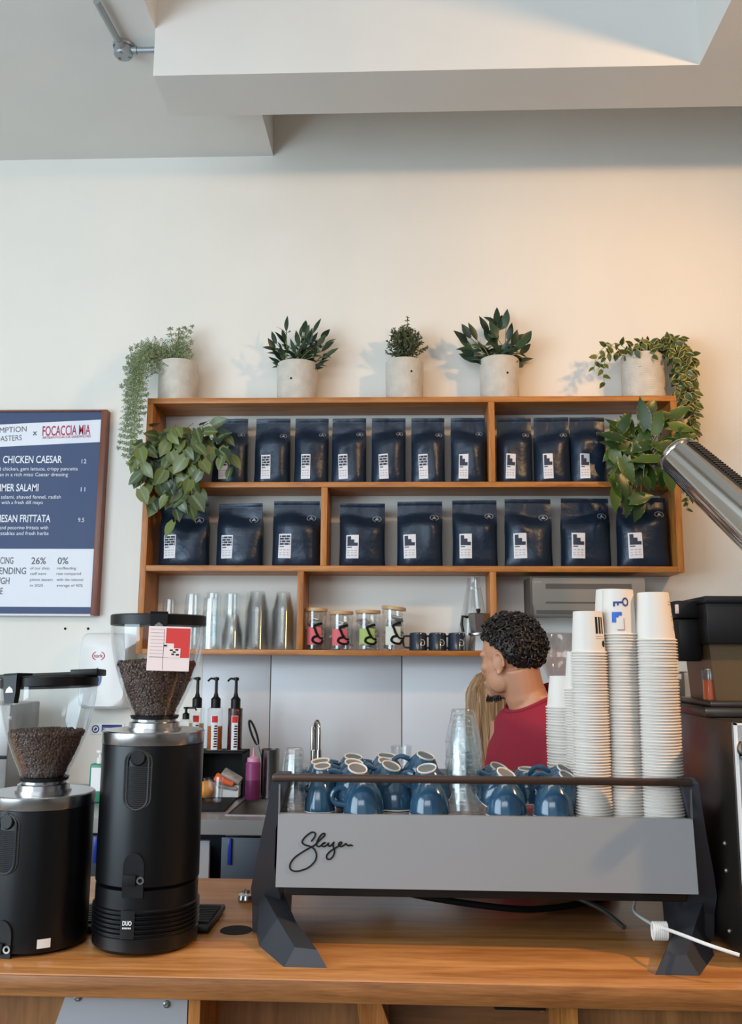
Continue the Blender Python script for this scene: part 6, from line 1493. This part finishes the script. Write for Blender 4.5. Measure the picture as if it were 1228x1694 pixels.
# --- the woman behind him
WY_ = 2.90
wc = at(822, 1176, WY_); F2 = Vector((.25, 1, 0)).normalized(); S2 = Vector((0, 0, 1)).cross(F2).normalized()
T2 = Matrix.Translation(wc) @ rotto(F2); ws = .93
wom = thing('person', 'person with long straight blonde hair in a dark grey top, back turned, behind the man', 'person', (wc.x, WY_, 0))
m = MB(); head_parts(m, T2, ws)
wn = wc + Vector((0, -.035, -.145)); m.tube([wc + Vector((0, -.03, -.03)), wn, wn + Vector((0, 0, -.06))], [.048, .046, .056], 16)
sp2 = lambda d: Vector((wn.x+.012, wn.y+.005, wn.z-d))
br = [ell(sp2(-.02), F2, S2, .045, .05), ell(sp2(.015), F2, S2, .06, .095), ell(sp2(.05), F2, S2, .075, .150), ell(sp2(.12), F2, S2, .09, .155), ell(sp2(.25), F2, S2, .092, .138), ell(sp2(.36), F2, S2, .080, .120), ell(sp2(.46), F2, S2, .092, .150), ell(sp2(.54), F2, S2, .10, .165)]
m.loft(list(reversed(br))); hp2 = sp2(.52)
for sg in (-1, 1):
    sh = sp2(.06) + S2*sg*.145; el = sh + S2*sg*.02 - F2*.02 + Vector((0, 0, -.26)); wr = el - F2*.01 + Vector((0, 0, -.17)) - S2*sg*.06
    m.tube(bez([sh, sh.lerp(el, .5), el, el.lerp(wr, .5), wr], 5), [.044]*5+[.038]*5+[.034]*5+[.030]*5+[.024], 14)
    fd = (wr-el).normalized(); pm = wr+fd*.045; m.ball(wr.lerp(pm, .7), (.032, .020, .026), seg=12, rings=8)
    for k in range(4): b = pm + S2*(-.024+.016*k); m.tube([b, b+fd*.03, b+fd*.055+Vector((0, 0, -.014))], [.0085, .008, .006], 8)
    b = wr + fd*.015 - S2*sg*.026; m.tube([b, b+fd*.03-S2*sg*.016, b+fd*.05-S2*sg*.018], [.010, .009, .007], 8)
    l0 = hp2 + S2*sg*.08; kn = Vector((l0.x, l0.y, .46)); fo = Vector((l0.x, l0.y, .06)); m.tube(bez([l0, l0.lerp(kn, .5), kn, kn.lerp(fo, .4), fo], 5), [.08]*5+[.066]*5+[.050]*5+[.046]*5+[.036], 14)
    m.tube([fo+Vector((0, 0, -.02)), fo + F2*.10 + Vector((0, 0, -.035))], [.034, .024], 10)
b2 = fuse('body', m, 'skinpale', .006, 5); b2.parent = wom; b2.location = -wom.location
m = MB()
rows = []
zt_ = wc.z + .135*ws
for j in range(15):
    q = j/14; z = zt_ - q*.325
    if q < .30: k = math.sin(math.acos(max(-1, 1-q/.30*1.0))); a, b = .095*k+.006, .078*k+.006
    else: k = (q-.30)/.70; a, b = .100+.004*math.sin(3*k), .082+.006*math.sin(PI*k)-.022*k*k
    c = Vector((wc.x+.016*max(0, q-.3), wc.y-.012-.040*max(0, q-.35), z)); ring_ = []
    for i in range(61):
        th = PI*.36 + (2*PI-PI*.72)*i/60           # open at the face
        w = 1 + .035*math.sin(i*1.9+q*2.0)+.03*math.sin(i*3.7-q*3)
        ring_.append(c + F2*(a*math.cos(th)*w) + S2*(b*math.sin(th)*w) + Vector((0, 0, -.02*q*math.sin(i*2.3))))
    rows.append(ring_)
m.loft(rows, caps=False, closed=False)
for k in range(150):
    i = RND.randrange(2, 58); off = RND.uniform(.0015, .004); pts = []
    for j in range(2, 15): p = rows[j][i].copy(); c = Vector((wc.x, wc.y, p.z)); pts.append(p + (p-c).normalized()*off + Vector((.003*math.sin(j*.8+k), 0, 0)))
    m.tube(pts, [.0022]*12+[.0008], 4)
ho = m.build('hair', 'hairblonde', wom, world=True, angle=60)
so = ho.modifiers.new('thickness', 'SOLIDIFY'); so.thickness = .010; so.offset = -1
m = MB(); tr = [ell(sp2(.50), F2, S2, .105, .165), ell(sp2(.36), F2, S2, .094, .134), ell(sp2(.25), F2, S2, .104, .150), ell(sp2(.13), F2, S2, .102, .166), ell(sp2(.075), F2, S2, .092, .160), ell(sp2(.05), F2, S2, .086, .150)]
m.loft(tr, caps=False)
for sg in (-1, 1): m.tube(bez([sp2(.06)+S2*sg*.10-F2*.085, sp2(.0)+S2*sg*.105-F2*.02, sp2(.005)+S2*sg*.105+F2*.04, sp2(.07)+S2*sg*.10+F2*.088], 5), .016, 10)
m.build('top', 'greytop', wom, world=True)
m = MB()
for sg in (-1, 1):
    l0 = hp2 + S2*sg*.08; kn = Vector((l0.x, l0.y, .46)); fo = Vector((l0.x, l0.y, .09)); m.tube(bez([l0+Vector((0, 0, .02)), l0.lerp(kn, .5), kn, kn.lerp(fo, .4), fo], 5), [.09]*5+[.078]*5+[.062]*5+[.056]*5+[.05], 16)
m.loft([ell(sp2(.60), F2, S2, .10, .16), ell(sp2(.54), F2, S2, .112, .176), ell(sp2(.44), F2, S2, .104, .158)]); m.build('trousers', 'trouser', wom, world=True)
m = MB()
for sg in (-1, 1):
    fo = hp2 + S2*sg*.08; fo = Vector((fo.x, fo.y, .055)); m.loft([ell(fo+F2*.045+Vector((0, 0, -.055)), F2, S2, .115, .045), ell(fo+F2*.045+Vector((0, 0, -.03)), F2, S2, .118, .047), ell(fo+F2*.02+Vector((0, 0, .015)), F2, S2, .08, .043), ell(fo+Vector((0, 0, .05)), F2, S2, .05, .043)])
m.build('shoes', 'white', wom, world=True)
